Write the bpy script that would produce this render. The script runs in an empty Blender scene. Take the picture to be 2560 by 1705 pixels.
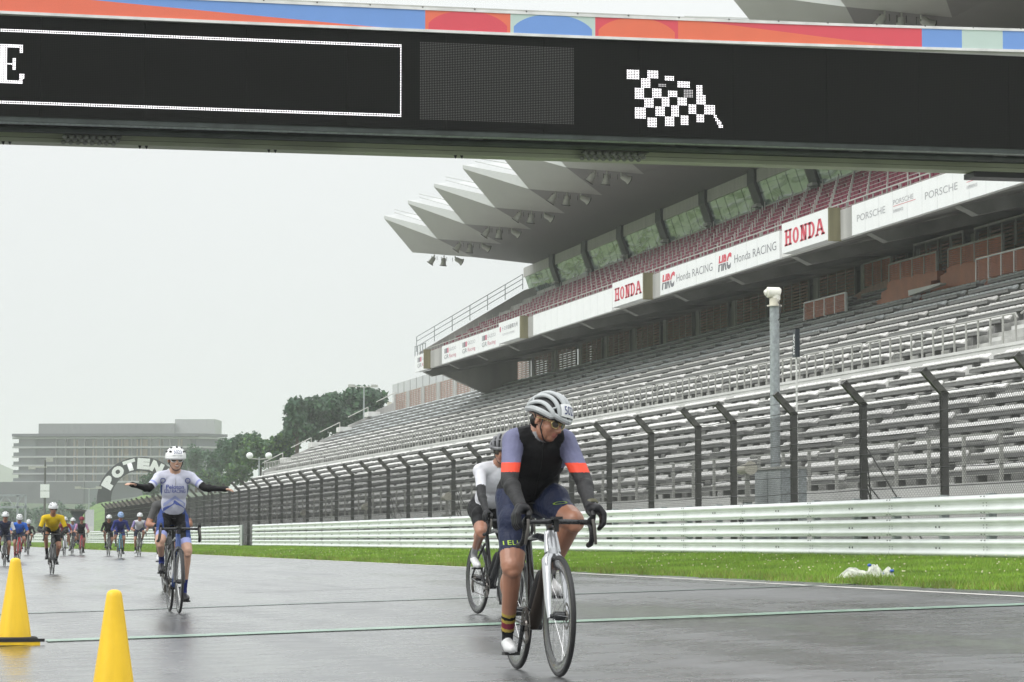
import bpy, bmesh, math, random
import numpy as np
from mathutils import Vector, Matrix, noise
from mathutils.bvhtree import BVHTree
random.seed(7); rng = np.random.default_rng(11)
C = bpy.context.scene.collection
R = math.radians
# ------------------------------------------------------------------ camera, sky, sun, exposure
FPX, CX, CY = 7000.0, 1280.0, 852.5          # focal length and centre in photograph pixels (2560 wide)
PITCH = math.atan(497.5 / FPX)
YAW = math.atan(1580 * math.cos(PITCH) / FPX)
CAM = Vector((0, 0, .8))
cam = bpy.data.cameras.new('camera'); co = bpy.data.objects.new('camera', cam); C.objects.link(co)
cam.lens = 36 * FPX / 2560; cam.sensor_width = 36; cam.clip_end = 6000; cam.clip_start = .2
co.location = CAM; co.rotation_euler = (R(90) + PITCH, 0, -YAW)
bpy.context.scene.camera = co
W = bpy.data.worlds.new('World'); bpy.context.scene.world = W; W.use_nodes = True
nt = W.node_tree; nt.nodes.clear()
def wn(t, **k):
    n = nt.nodes.new(t)
    for a, b in k.items(): setattr(n, a, b)
    return n
geo = wn('ShaderNodeTexCoord'); sep = wn('ShaderNodeSeparateXYZ'); nt.links.new(geo.outputs['Generated'], sep.inputs[0])
ramp = wn('ShaderNodeValToRGB'); nt.links.new(sep.outputs['Z'], ramp.inputs[0])
ramp.color_ramp.elements[0].position = 0.0; ramp.color_ramp.elements[0].color = (.66, .69, .69, 1)
ramp.color_ramp.elements[1].position = 1.0; ramp.color_ramp.elements[1].color = (1.7, 1.74, 1.76, 1)
e = ramp.color_ramp.elements.new(.14); e.color = (.755, .78, .778, 1)
cl = wn('ShaderNodeTexNoise'); cl.inputs['Scale'].default_value = 1.4; cl.inputs['Detail'].default_value = 3
nt.links.new(geo.outputs['Generated'], cl.inputs['Vector'])
mr = wn('ShaderNodeMapRange'); nt.links.new(cl.outputs[0], mr.inputs[0])
mr.inputs[1].default_value = .3; mr.inputs[2].default_value = .7; mr.inputs[3].default_value = .97; mr.inputs[4].default_value = 1.03
mul = wn('ShaderNodeVectorMath', operation='SCALE'); nt.links.new(ramp.outputs[0], mul.inputs[0]); nt.links.new(mr.outputs[0], mul.inputs['Scale'])
sky = wn('ShaderNodeTexSky'); sky.sky_type = 'NISHITA'; sky.sun_disc = False; sky.sun_elevation = R(42); sky.sun_rotation = R(250)
sbg = wn('ShaderNodeBackground'); sbg.inputs[1].default_value = .05; nt.links.new(sky.outputs[0], sbg.inputs[0])
bg = wn('ShaderNodeBackground'); bg.inputs[1].default_value = 1.0; nt.links.new(mul.outputs[0], bg.inputs[0])
mixs = wn('ShaderNodeMixShader'); mixs.inputs[0].default_value = .97      # heavy cloud in front of the clear sky
nt.links.new(sbg.outputs[0], mixs.inputs[1]); nt.links.new(bg.outputs[0], mixs.inputs[2])
out = wn('ShaderNodeOutputWorld'); nt.links.new(mixs.outputs[0], out.inputs[0])
sun = bpy.data.lights.new('sun', 'SUN'); sun.energy = 1.35; sun.angle = R(40); sun.color = (1, .985, .96)
so = bpy.data.objects.new('sun', sun); C.objects.link(so); so.rotation_euler = (R(48), 0, R(-70))
vs = bpy.context.scene.view_settings
vs.view_transform = 'Standard'; vs.look = 'None'; vs.gamma = 1; vs.exposure = 0.22; vs.use_curve_mapping = False
# ------------------------------------------------------------------ helpers
_f = Vector((math.sin(YAW) * math.cos(PITCH), math.cos(YAW) * math.cos(PITCH), math.sin(PITCH)))
_r = Vector((math.cos(YAW), -math.sin(YAW), 0)); _u = _r.cross(_f)
def ray(x, y): return _f + _r * ((x - CX) / FPX) - _u * ((y - CY) / FPX)
def atX(x, y, X): r = ray(x, y); return CAM + r * (X / r.x)       # where a photographed point lies on a known plane
def atY(x, y, Y): r = ray(x, y); return CAM + r * (Y / r.y)
def road_z(X, Y=0): return -.075 + .03 * min(X, 11.45)
def new_mat(name): 
    m = bpy.data.materials.new(name); m.use_nodes = True; return m, m.node_tree, m.node_tree.nodes['Principled BSDF']
def mat(name, col, rough=.6, metal=0, var=.12, scale=3.0, bump=0, bscale=None, spec=.5, coat=0, streak=False, wear=None):
    m, t, b = new_mat(name)
    b.inputs['Roughness'].default_value = rough; b.inputs['Metallic'].default_value = metal
    b.inputs['Specular IOR Level'].default_value = spec; b.inputs['Coat Weight'].default_value = coat
    tc = t.nodes.new('ShaderNodeTexCoord'); mp = t.nodes.new('ShaderNodeMapping'); t.links.new(tc.outputs['Object'], mp.inputs[0])
    if streak: mp.inputs['Scale'].default_value = (1, 1, .12)
    n = t.nodes.new('ShaderNodeTexNoise'); n.inputs['Scale'].default_value = scale; n.inputs['Detail'].default_value = 5
    t.links.new(mp.outputs[0], n.inputs['Vector'])
    mx = t.nodes.new('ShaderNodeMix'); mx.data_type = 'RGBA'
    lo = [max(0, c * (1 - var)) for c in col]; hi = [min(1, c * (1 + var)) for c in col]
    if wear: lo = [c * .6 + w * .4 for c, w in zip(col, wear)]
    mx.inputs[6].default_value = (*lo, 1); mx.inputs[7].default_value = (*hi, 1)
    cr = t.nodes.new('ShaderNodeMapRange'); cr.inputs[1].default_value = .35; cr.inputs[2].default_value = .65
    t.links.new(n.outputs[0], cr.inputs[0]); t.links.new(cr.outputs[0], mx.inputs[0]); t.links.new(mx.outputs[2], b.inputs['Base Color'])
    rr = t.nodes.new('ShaderNodeMapRange'); rr.inputs[3].default_value = max(.02, rough - .1); rr.inputs[4].default_value = min(1, rough + .1)
    t.links.new(n.outputs[0], rr.inputs[0]); t.links.new(rr.outputs[0], b.inputs['Roughness'])
    if bump:
        n2 = t.nodes.new('ShaderNodeTexNoise'); n2.inputs['Scale'].default_value = bscale or scale * 4; n2.inputs['Detail'].default_value = 4
        t.links.new(tc.outputs['Object'], n2.inputs['Vector'])
        bp = t.nodes.new('ShaderNodeBump'); bp.inputs['Strength'].default_value = bump; bp.inputs['Distance'].default_value = .02
        t.links.new(n2.outputs[0], bp.inputs['Height']); t.links.new(bp.outputs[0], b.inputs['Normal'])
    return m
def emit(name, col, s):
    m, t, b = new_mat(name); b.inputs['Base Color'].default_value = (.02, .02, .02, 1)
    b.inputs['Emission Color'].default_value = (*col, 1); b.inputs['Emission Strength'].default_value = s
    return m
def srgb(r, g, b):
    f = lambda c: (c / 255 / 12.92) if c / 255 <= .04045 else ((c / 255 + .055) / 1.055) ** 2.4
    return (f(r), f(g), f(b))
class MB:
    """collects shapes; build() links them as ONE mesh object"""
    def __init__(s): s.v = []; s.f = []; s.m = []; s.cur = 0
    def mi(s, i): s.cur = i; return s
    def add(s, vs, fs):
        o = len(s.v); s.v += [tuple(v) for v in vs]
        for f in fs: s.f.append([o + i for i in f]); s.m.append(s.cur)
        return s
    def box(s, x0, x1, y0, y1, z0, z1, M=None):
        vs = [Vector((x, y, z)) for z in (z0, z1) for y in (y0, y1) for x in (x0, x1)]
        if M: vs = [M @ v for v in vs]
        return s.add(vs, [(0, 2, 3, 1), (4, 5, 7, 6), (0, 1, 5, 4), (2, 6, 7, 3), (0, 4, 6, 2), (1, 3, 7, 5)])
    def quad(s, *p): return s.add(p, [tuple(range(len(p)))])
    def frame(s, d):
        d = Vector(d).normalized(); a = Vector((0, 0, 1)) if abs(d.z) < .9 else Vector((1, 0, 0))
        u = d.cross(a).normalized(); return u, d.cross(u).normalized()
    def tube(s, pts, r, n=8, cap=True, flat=None):
        pts = [Vector(p) for p in pts]; rs = r if isinstance(r, (list, tuple)) else [r] * len(pts)
        vs = []; fs = []; pu = None
        for i, p in enumerate(pts):
            d = (pts[min(i + 1, len(pts) - 1)] - pts[max(i - 1, 0)])
            if d.length < 1e-9: d = Vector((0, 0, 1))
            d.normalize()
            if pu is None: u, w = s.frame(d)
            else:
                u = (pu - d * pu.dot(d)); u = u.normalized() if u.length > 1e-6 else s.frame(d)[0]; w = d.cross(u)
            pu = u
            k = flat or (1, 1)
            for j in range(n):
                a = 2 * math.pi * j / n; vs.append(p + u * math.cos(a) * rs[i] * k[0] + w * math.sin(a) * rs[i] * k[1])
        for i in range(len(pts) - 1):
            for j in range(n):
                a, b = i * n + j, i * n + (j + 1) % n; fs.append((a, b, b + n, a + n))
        if cap: fs.append(tuple(range(n))[::-1]); fs.append(tuple((len(pts) - 1) * n + j for j in range(n)))
        return s.add(vs, fs)
    def ring(s, c, axis, R0, r, n=40, k=8, arc=(0, 2 * math.pi), flat=(1, 1)):
        c = Vector(c); ax = Vector(axis).normalized(); u, w = s.frame(ax); vs = []; fs = []
        full = abs(arc[1] - arc[0]) > 6.28; m = n if full else n + 1
        for i in range(m):
            a = arc[0] + (arc[1] - arc[0]) * i / n; d = u * math.cos(a) + w * math.sin(a)
            for j in range(k):
                b = 2 * math.pi * j / k; vs.append(c + d * (R0 + r * math.cos(b) * flat[0]) + ax * r * math.sin(b) * flat[1])
        for i in range(n):
            for j in range(k):
                a, b = i * k + j, i * k + (j + 1) % k; a2, b2 = ((i + 1) % m) * k + j, ((i + 1) % m) * k + (j + 1) % k
                fs.append((a, b, b2, a2))
        return s.add(vs, fs)
    def disc(s, c, axis, R0, th, n=24):
        c = Vector(c); ax = Vector(axis).normalized(); return s.tube([c - ax * th / 2, c + ax * th / 2], R0, n)
    def ell(s, c, rad, M=None, nu=16, nv=10, zmin=-1, zmax=1):
        vs = []; fs = []
        for i in range(nv + 1):
            z = zmin + (zmax - zmin) * i / nv if (zmin > -1 or zmax < 1) else -math.cos(math.pi * i / nv)
            q = math.sqrt(max(0, 1 - z * z))
            for j in range(nu):
                a = 2 * math.pi * j / nu; p = Vector((rad[0] * q * math.cos(a), rad[1] * q * math.sin(a), rad[2] * z))
                if M: p = M @ p
                vs.append(Vector(c) + p)
        for i in range(nv):
            for j in range(nu):
                a, b = i * nu + j, i * nu + (j + 1) % nu; fs.append((a, b, b + nu, a + nu))
        return s.add(vs, fs)
    def prism(s, poly, d):
        """extrude a polygon by the vector d"""
        n = len(poly); a = [Vector(p) for p in poly]; b = [p + Vector(d) for p in a]
        return s.add(a + b, [tuple(range(n))[::-1], tuple(range(n, 2 * n))] + [(i, (i + 1) % n, (i + 1) % n + n, i + n) for i in range(n)])
    def mesh(s, name, mats, smooth=False, bevel=0):
        me = bpy.data.meshes.new(name); me.from_pydata(s.v, [], s.f)
        for m in (mats if isinstance(mats, (list, tuple)) else [mats]): me.materials.append(m)
        if max(s.m, default=0): me.polygons.foreach_set('material_index', s.m)
        bm = bmesh.new(); bm.from_mesh(me); bmesh.ops.recalc_face_normals(bm, faces=bm.faces); bm.to_mesh(me); bm.free()
        if smooth:
            me.polygons.foreach_set('use_smooth', [True] * len(me.polygons)); me.set_sharp_from_angle(angle=R(42))
        me.update(); return me
    def build(s, name, mats, parent=None, smooth=False, world=False, **k):
        return link(name, s.mesh(name, mats, smooth), parent, world=world, **k)
def link(name, me, parent=None, loc=(0, 0, 0), rot=(0, 0, 0), world=False, label=None, kind=None, cat=None, group=None):
    o = bpy.data.objects.new(name, me); C.objects.link(o); o.location = loc; o.rotation_euler = rot
    if parent:
        o.parent = parent
        if world: o.matrix_parent_inverse = Matrix.Translation(-Vector(parent.location))
    for a, b in (('label', label), ('kind', kind), ('category', cat), ('group', group)):
        if b: o[a] = b
    return o
def thing(name, label, cat, loc=(0, 0, 0), rot=(0, 0, 0), group=None, kind=None):
    o = bpy.data.objects.new(name, None); C.objects.link(o); o.empty_display_size = .2
    o.location = loc; o.rotation_euler = rot; o['label'] = label; o['category'] = cat
    if group: o['group'] = group
    if kind: o['kind'] = kind
    return o
def copy_tree(o, parent=None):
    c = o.copy(); C.objects.link(c); c.parent = parent
    for ch in list(o.children):
        copy_tree(ch, c)
    return c
def text_mesh(body, size=1.0, extrude=.0, offset=0, width=None, shear=0, align='LEFT', res=3, height=None):
    cu = bpy.data.curves.new('t', 'FONT'); cu.body = body; cu.size = size; cu.extrude = extrude; cu.offset = offset
    cu.align_x = align; cu.shear = shear; cu.resolution_u = res
    o = bpy.data.objects.new('t', cu); C.objects.link(o); bpy.context.view_layer.update()
    me = bpy.data.meshes.new_from_object(o.evaluated_get(bpy.context.evaluated_depsgraph_get()))
    C.objects.unlink(o); bpy.data.objects.remove(o); bpy.data.curves.remove(cu)
    co_ = np.empty(len(me.vertices) * 3); me.vertices.foreach_get('co', co_); co_ = co_.reshape(-1, 3)
    x0, x1 = co_[:, 0].min(), co_[:, 0].max(); y0, y1 = co_[:, 1].min(), co_[:, 1].max()
    co_[:, 0] -= x0 if align == 'LEFT' else (x0 + x1) / 2
    co_[:, 1] -= y0
    if width: co_[:, 0] *= width / (x1 - x0)
    if height: co_[:, 1] *= height / (y1 - y0)
    me.vertices.foreach_set('co', co_.ravel()); me.update(); return me
def place_text(name, me, m, origin, right, up, parent=None, world=True):
    right = Vector(right).normalized(); up = Vector(up).normalized(); n = right.cross(up)
    M = Matrix((right, up, n)).transposed().to_4x4(); M.translation = origin
    me.transform(M); me.materials.clear(); me.materials.append(m)
    return link(name, me, parent, world=world)
# ------------------------------------------------------------------ materials
concrete = mat('concrete', (.38, .375, .36), .7, var=.22, scale=.8, bump=.2, bscale=12, streak=True)
concrete_dark = mat('concrete_dark', (.30, .295, .275), .75, var=.25, scale=.6, bump=.2, bscale=9, streak=True)
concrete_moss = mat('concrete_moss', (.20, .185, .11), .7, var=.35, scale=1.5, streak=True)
wall_white = mat('wall_white', (.62, .62, .60), .6, var=.08, scale=.7, streak=True)
sign_white = mat('sign_white', (.80, .81, .81), .35, var=.02)
steel_light = mat('steel_light', (.45, .45, .42), .45, metal=.3, var=.1)
steel_galv = mat('steel_galv', (.34, .37, .38), .42, metal=.4, var=.18, scale=14)
steel_dark = mat('steel_dark', (.085, .083, .077), .4, metal=.2, var=.3, scale=6, bump=.1)
black = mat('black', (.012, .012, .013), .5, var=.1)
grey_mid = mat('grey_mid', (.22, .22, .215), .6)
# ------------------------------------------------------------------ ground, track, grass
EDGE = 11.45
def road_mat():
    m, t, b = new_mat('wet_asphalt')
    tc = t.nodes.new('ShaderNodeTexCoord')
    def noi(scale, detail, vec=(1, 1, 1)):
        mp = t.nodes.new('ShaderNodeMapping'); mp.inputs['Scale'].default_value = vec; t.links.new(tc.outputs['Object'], mp.inputs[0])
        n = t.nodes.new('ShaderNodeTexNoise'); n.inputs['Scale'].default_value = scale; n.inputs['Detail'].default_value = detail
        t.links.new(mp.outputs[0], n.inputs['Vector']); return n
    big = noi(.35, 4, (1, .40, 1)); lane = noi(1.1, 3, (1, .05, 1)); grain = noi(260, 3); mid = noi(14, 4)
    rip = noi(2.6, 8, (1, 1.15, 1)); add0 = t.nodes.new('ShaderNodeMath'); add0.operation = 'ADD'; t.links.new(big.outputs[0], add0.inputs[0]); t.links.new(lane.outputs[0], add0.inputs[1])
    add = t.nodes.new('ShaderNodeMath'); add.operation = 'MULTIPLY_ADD'; t.links.new(rip.outputs[0], add.inputs[0]); add.inputs[1].default_value = .7; t.links.new(add0.outputs[0], add.inputs[2])
    ra = t.nodes.new('ShaderNodeMapRange'); ra.inputs[1].default_value = 1.05; ra.inputs[2].default_value = 1.65
    ra.inputs[3].default_value = .12; ra.inputs[4].default_value = .40; t.links.new(add.outputs[0], ra.inputs[0]); t.links.new(ra.outputs[0], b.inputs['Roughness'])
    mx = t.nodes.new('ShaderNodeMix'); mx.data_type = 'RGBA'; mx.inputs[6].default_value = (.048, .050, .053, 1); mx.inputs[7].default_value = (.105, .108, .112, 1)
    r2 = t.nodes.new('ShaderNodeMapRange'); r2.inputs[1].default_value = 1.2; r2.inputs[2].default_value = 1.8
    t.links.new(add.outputs[0], r2.inputs[0]); t.links.new(r2.outputs[0], mx.inputs[0])
    g = t.nodes.new('ShaderNodeMapRange'); g.inputs[1].default_value = .3; g.inputs[2].default_value = .7; g.inputs[3].default_value = .7; g.inputs[4].default_value = 1.3
    t.links.new(grain.outputs[0], g.inputs[0])
    ml = t.nodes.new('ShaderNodeVectorMath'); ml.operation = 'SCALE'; t.links.new(mx.outputs[2], ml.inputs[0]); t.links.new(g.outputs[0], ml.inputs['Scale'])
    t.links.new(ml.outputs[0], b.inputs['Base Color'])
    b3 = t.nodes.new('ShaderNodeBump'); b3.inputs['Strength'].default_value = .28; b3.inputs['Distance'].default_value = .02; t.links.new(rip.outputs[0], b3.inputs['Height'])
    b1 = t.nodes.new('ShaderNodeBump'); b1.inputs['Strength'].default_value = .2; b1.inputs['Distance'].default_value = .004; t.links.new(grain.outputs[0], b1.inputs['Height']); t.links.new(b3.outputs[0], b1.inputs['Normal'])
    b2 = t.nodes.new('ShaderNodeBump'); b2.inputs['Strength'].default_value = .2; b2.inputs['Distance'].default_value = .01
    t.links.new(mid.outputs[0], b2.inputs['Height']); t.links.new(b1.outputs[0], b2.inputs['Normal']); t.links.new(b2.outputs[0], b.inputs['Normal'])
    b.inputs['Specular IOR Level'].default_value = .8; b.inputs['Coat Weight'].default_value = .9; t.links.new(ra.outputs[0], b.inputs['Coat Roughness']); b.inputs['Coat IOR'].default_value = 1.36
    t.links.new(b2.outputs[0], b.inputs['Coat Normal'])
    return m
asphalt = road_mat()
turf_soil = mat('turf_soil', (.10, .17, .022), .9, var=.3, scale=2.5, bump=.4, bscale=60)
paint_white = mat('paint_white', (.66, .64, .60), .35, var=.12, scale=4)
paint_worn = mat('paint_worn', (.22, .22, .215), .35, var=.4, scale=9)
tape_green = mat('tape_green', (.30, .47, .36), .35, var=.15, scale=6)
tape_dark = mat('tape_dark', (.07, .11, .09), .35, var=.2, scale=6)
# one terrain sheet to the horizon, its top surface stays below everything laid on it
b = MB(); X = [-900, -60, -14, 0, EDGE + 1, 17.6, 30, 70, 200, 1200]; Z = [-1.2, -.9, -.55, -.14, .1, .40, .40, .40, .4, .4]
for i in range(len(X) - 1): b.quad((X[i], -60, Z[i]), (X[i + 1], -60, Z[i + 1]), (X[i + 1], 2600, Z[i + 1]), (X[i], 2600, Z[i]))
b.build('ground', turf_soil, kind='structure')
b = MB(); xs = [-12, -8, -4, 0, 4, 8, EDGE]
for i in range(len(xs) - 1): b.quad((xs[i], -30, road_z(xs[i])), (xs[i + 1], -30, road_z(xs[i + 1])), (xs[i + 1], 620, road_z(xs[i + 1])), (xs[i], 620, road_z(xs[i])))
b.build('race_track', asphalt, kind='structure')
def edge_x(Y): return 10.75 + .5 * min(1, max(0, (Y - 25) / 35))      # the painted line drifts a little along the straight
b = MB(); b.mi(0)
ys = list(range(10, 620, 6))
for y0, y1 in zip(ys, ys[1:]):
    p = [(edge_x(y0), y0), (edge_x(y0) + .13, y0), (edge_x(y1) + .13, y1), (edge_x(y1), y1)]
    b.quad(*[(x, y, road_z(x) + .004) for x, y in p])
b.build('edge_line', paint_white, kind='structure')
for (x0, x1, y, w) in ((4.9, 7.3, 38.5, .08), (2.2, 4.4, 52, .08), (5.6, 8.0, 70, .08), (2.6, 4.2, 66, .07), (1.6, 3.6, 84, .08)):
    MB().quad((x0, y, road_z(x0) + .004), (x1, y, road_z(x1) + .004), (x1, y + w, road_z(x1) + .004), (x0, y + w, road_z(x0) + .004)).build('grid_marking', paint_worn, kind='structure')
# timing loops taped across the track
def loop(Y, x0, x1, w, name, lab, two):
    t = thing(name, lab, 'timing tape', ((x0 + x1) / 2, Y, road_z(6)))
    a = MB(); d = MB(); n = 40
    for i in range(n):
        xa, xb = x0 + (x1 - x0) * i / n, x0 + (x1 - x0) * (i + 1) / n
        wob = lambda x: .03 * math.sin(x * 1.7) + .015 * math.sin(x * 4.1)
        def strip(mb, o0, o1, h):
            mb.quad((xa, Y + wob(xa) + o0, road_z(xa) + h), (xb, Y + wob(xb) + o0, road_z(xb) + h), (xb, Y + wob(xb) + o1, road_z(xb) + h), (xa, Y + wob(xa) + o1, road_z(xa) + h))
        if two: strip(a, 0, w * .38, .010); strip(a, w * .62, w, .010); strip(d, w * .38, w * .62, .006)
        else: strip(a, 0, w * .5, .009); strip(d, w * .5, w, .006)
    a.build('tape_strip', tape_green if two else tape_dark2, t, world=True); d.build('tape_gap', tape_dark, t, world=True)
tape_dark2 = mat('tape_faded', (.19, .27, .23), .35, var=.2, scale=6)
loop(23.2, 1.35, 16, .42, 'timing_tape', 'bright green timing tape across the wet track by the front rider', True)
loop(31.9, 1.2, 12.2, .26, 'timing_tape', 'thin dull green tape across the track ending at the white bag', False)
# grass bank between the track and the guard rail
def bank_z(X): 
    t = (X - EDGE) / (17.6 - EDGE); return .262 + .215 * t
b = MB(); N = 8; yy = list(range(-20, 620, 8))
for i in range(N):
    a0, a1 = EDGE - .05 + (19.5 - EDGE) * i / N, EDGE - .05 + (19.5 - EDGE) * (i + 1) / N
    for y0, y1 in zip(yy, yy[1:]): b.quad((a0, y0, bank_z(a0) + .006), (a1, y0, bank_z(a1) + .006), (a1, y1, bank_z(a1) + .006), (a0, y1, bank_z(a0) + .006))
b.build('grass_bank', turf_soil, kind='structure')
MB().box(19.5, 34, -20, 620, .3, .46).build('service_path', concrete, kind='structure')
def grass_blades(name, Y0, Y1, dens, h, w, X0=11.35, X1=17.75):
    n = int((Y1 - Y0) * (X1 - X0) * dens)
    y = rng.uniform(Y0, Y1, n); x = rng.uniform(X0, X1, n) ** 1.0
    ragged = .22 * np.sin(y * 2.1) + .12 * np.sin(y * 5.7) + .1 * np.sin(y * 13.1)
    keep = x > (11.33 + .12 + ragged * .35); x, y = x[keep], y[keep]; n = len(x)
    z = .262 + .215 * (x - EDGE) / (17.6 - EDGE)
    patch = .75 + .35 * np.sin(x * 1.3 + np.sin(y * .45) * 2) * np.sin(y * .62 + x * .8) + .25 * rng.random(n)
    hh = h * patch * rng.uniform(.6, 1.5, n) * np.where(x < 12.1, 1.5, 1); a = rng.uniform(0, np.pi, n); lean = rng.uniform(-.8, .8, (n, 2))
    v = np.empty((n, 3, 3)); dx, dy = np.cos(a) * w, np.sin(a) * w
    v[:, 0] = np.stack([x - dx, y - dy, z], 1); v[:, 1] = np.stack([x + dx, y + dy, z], 1)
    v[:, 2] = np.stack([x + lean[:, 0] * hh, y + lean[:, 1] * hh, z + hh], 1)
    me = bpy.data.meshes.new(name); me.vertices.add(n * 3); me.vertices.foreach_set('co', v.ravel())
    me.loops.add(n * 3); me.polygons.add(n); me.loops.foreach_set('vertex_index', np.arange(n * 3, dtype=np.int32))
    me.polygons.foreach_set('loop_start', np.arange(0, n * 3, 3, dtype=np.int32)); me.polygons.foreach_set('loop_total', np.full(n, 3, dtype=np.int32))
    mi = np.where(rng.random(n) < .12 + .5 * (x < 11.9), 1, 0) + 0; mi = np.where(rng.random(n) < .35, 2, mi)
    for mm in (blade_a, blade_b, blade_c): me.materials.append(mm)
    me.polygons.foreach_set('material_index', mi.astype(np.int32)); me.update(calc_edges=True)
    return link(name, me, kind='stuff', label='short bright green grass on the bank below the guard rail', cat='grass')
def leafm(name, col, tr=.3, var=.3):
    m = mat(name, col, .55, var=var, scale=.9)
    b = m.node_tree.nodes['Principled BSDF']; t = m.node_tree
    tl = t.nodes.new('ShaderNodeBsdfTranslucent'); mx = t.nodes.new('ShaderNodeMixShader'); mx.inputs[0].default_value = tr
    src = b.inputs['Base Color'].links[0].from_socket; t.links.new(src, tl.inputs[0])
    o = [n for n in t.nodes if n.type == 'OUTPUT_MATERIAL'][0]; t.links.new(b.outputs[0], mx.inputs[1]); t.links.new(tl.outputs[0], mx.inputs[2]); t.links.new(mx.outputs[0], o.inputs[0])
    return m
blade_a = leafm('blade_a', (.24, .385, .04)); blade_b = leafm('blade_b', (.24, .26, .06)); blade_c = leafm('blade_c', (.165, .30, .03))
grass_blades('grass', 20, 45, 900, .055, .006)
grass_blades('grass', 45, 75, 560, .055, .009)
grass_blades('grass', 75, 150, 210, .06, .017)
grass_blades('grass', 150, 330, 45, .07, .04)
clover = mat('clover', (.72, .68, .45), .6)
b = MB()
for i in range(650):
    y = 22 + 90 * random.random() ** 1.5; x = random.uniform(12.0, 17.5); z = bank_z(x) + random.uniform(.05, .085); r = random.uniform(.008, .017)
    b.ell((x, y, z), (r, r, r * .7), nu=5, nv=3)
b.build('clover_flowers', clover, kind='stuff', label='tiny white clover flowers scattered over the grass bank', cat='flowers')
# the pale plastic bag lying on the grass
bag_mat = mat('bag_plastic', (.50, .52, .43), .25, var=.3, scale=14, bump=.9, bscale=18); bag_blue = mat('bag_blue', (.03, .10, .42), .4)
bc = atX(2170, 1440, 12.1); bc.z = bank_z(12.1) + .03
bag = thing('plastic_bag', 'crumpled pale plastic bag with blue ties lying on the grass edge', 'plastic bag', bc)
def sheet_lump(L, D, H, yo, xo, seed, name, m):
    """a collapsed bag: flat crumpled pillow with sharp creases"""
    me = bpy.data.meshes.new(name); bm = bmesh.new(); bmesh.ops.create_grid(bm, x_segments=44, y_segments=26, size=1)
    for v in bm.verts:
        u, w = v.co.x, v.co.y; edge = (1 - abs(u) ** 3) * (1 - abs(w) ** 2.2)
        cr = .45 + noise.noise(Vector((u * 1.1 + seed, w * 1.2, 0))) * .6 + noise.noise(Vector((u * 3 + seed, w * 3.5, 3))) * .22
        z = H * edge * (.45 + .75 * cr) + .012 * (1 - edge)
        v.co = Vector((w * D * (1 + .2 * noise.noise(Vector((u * 2, seed, 1)))) + xo, u * L * (1 + .12 * noise.noise(Vector((w * 3, seed, 5)))) + yo, z))
    bm.to_mesh(me); bm.free(); me.materials.append(m); o = link(name, me, bag); so_ = o.modifiers.new('thickness', 'SOLIDIFY'); so_.thickness = .003; return o
sheet_lump(.16, .24, .14, 0, -.15, 3, 'bag_body', bag_mat); sheet_lump(.13, .10, .21, .05, .11, 8, 'bag_body', bag_mat); sheet_lump(.10, .085, .15, 0, .26, 5, 'bag_body', bag_mat)
for o in ((.01, -.03, .17), (.18, -.02, .06), (.30, -.05, .10)): MB().ell(o, (.026, .03, .02)).build('tie', bag_blue, bag)
# ------------------------------------------------------------------ guard rail (W-beams) and debris fence
rail_paint = mat('rail_paint', (.80, .83, .82), .3, var=.05, scale=1.2, spec=.6, wear=(.66, .69, .67)); bolt_m = mat('bolt', (.10, .11, .10), .5)
prof = [(0, -.158), (-.02, -.150), (-.075, -.118), (-.085, -.095), (-.075, -.062), (-.012, -.022), (-.008, 0), (-.012, .022), (-.075, .062), (-.085, .095), (-.075, .118), (-.02, .150), (0, .158)]
PL = 4.46
def w_beam(L):
    b = MB(); n = len(prof)
    f = [(x, z) for x, z in prof] + [(x + .004, z) for x, z in prof[::-1]]
    for y in (0, L): 
        for x, z in f: b.v.append((x, y, z))
    m = len(f)
    for i in range(m): b.f.append((i, (i + 1) % m, (i + 1) % m + m, i + m)); b.m.append(0)
    b.mi(1)
    for yo in (.06, .2): 
        for z in (-.03, .03): b.disc((-.016, yo, z), (1, 0, 0), .014, .02, 6)
        for z in (-.13, .13): b.disc((-.06, yo, z), (1, 0, 0), .012, .02, 6)
    for yo in (L / 2 - .08, L / 2 + .08): b.disc((-.014, yo, 0), (1, 0, 0), .016, .02, 6)
    return b.mesh('guard_rail_panel', [rail_paint, bolt_m], smooth=True)
beam = w_beam(PL + .12)
railposts = MB().box(.0, .14, -.06, .06, -.12, 1.1).mesh('post', steel_galv)
RX = 17.9
def guard_rail(Y0, n, label, ridx=0):
    t = thing('guard_rail', label, 'guard rail', (RX, Y0, .48), group=None)
    for i in range(n):
        for k, z in enumerate((.18, .545, .91)):
            link('rail_panel', beam, t, (.003 * (i % 2) - .002 * (i % 3), i * PL, z), (0, 0, 0))
        link('post', railposts, t, (.01, i * PL + .1, 0)); link('post', railposts, t, (.01, i * PL + PL / 2, 0))
    return t
g1 = guard_rail(43.55 - 4 * PL, 25, 'long pale green three-beam guard rail along the grass in front of the fence')
g2 = guard_rail(142.3, 46, 'far three-beam guard rail continuing beyond the gap behind the arm-spread rider')
for t_, y in ((g1, 25 * PL + .06), (g2, -.06)):
    MB().box(-.05, .05, y - .06, y + .06, -.02, 1.09).build('end_plate', rail_paint, t_)
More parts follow.
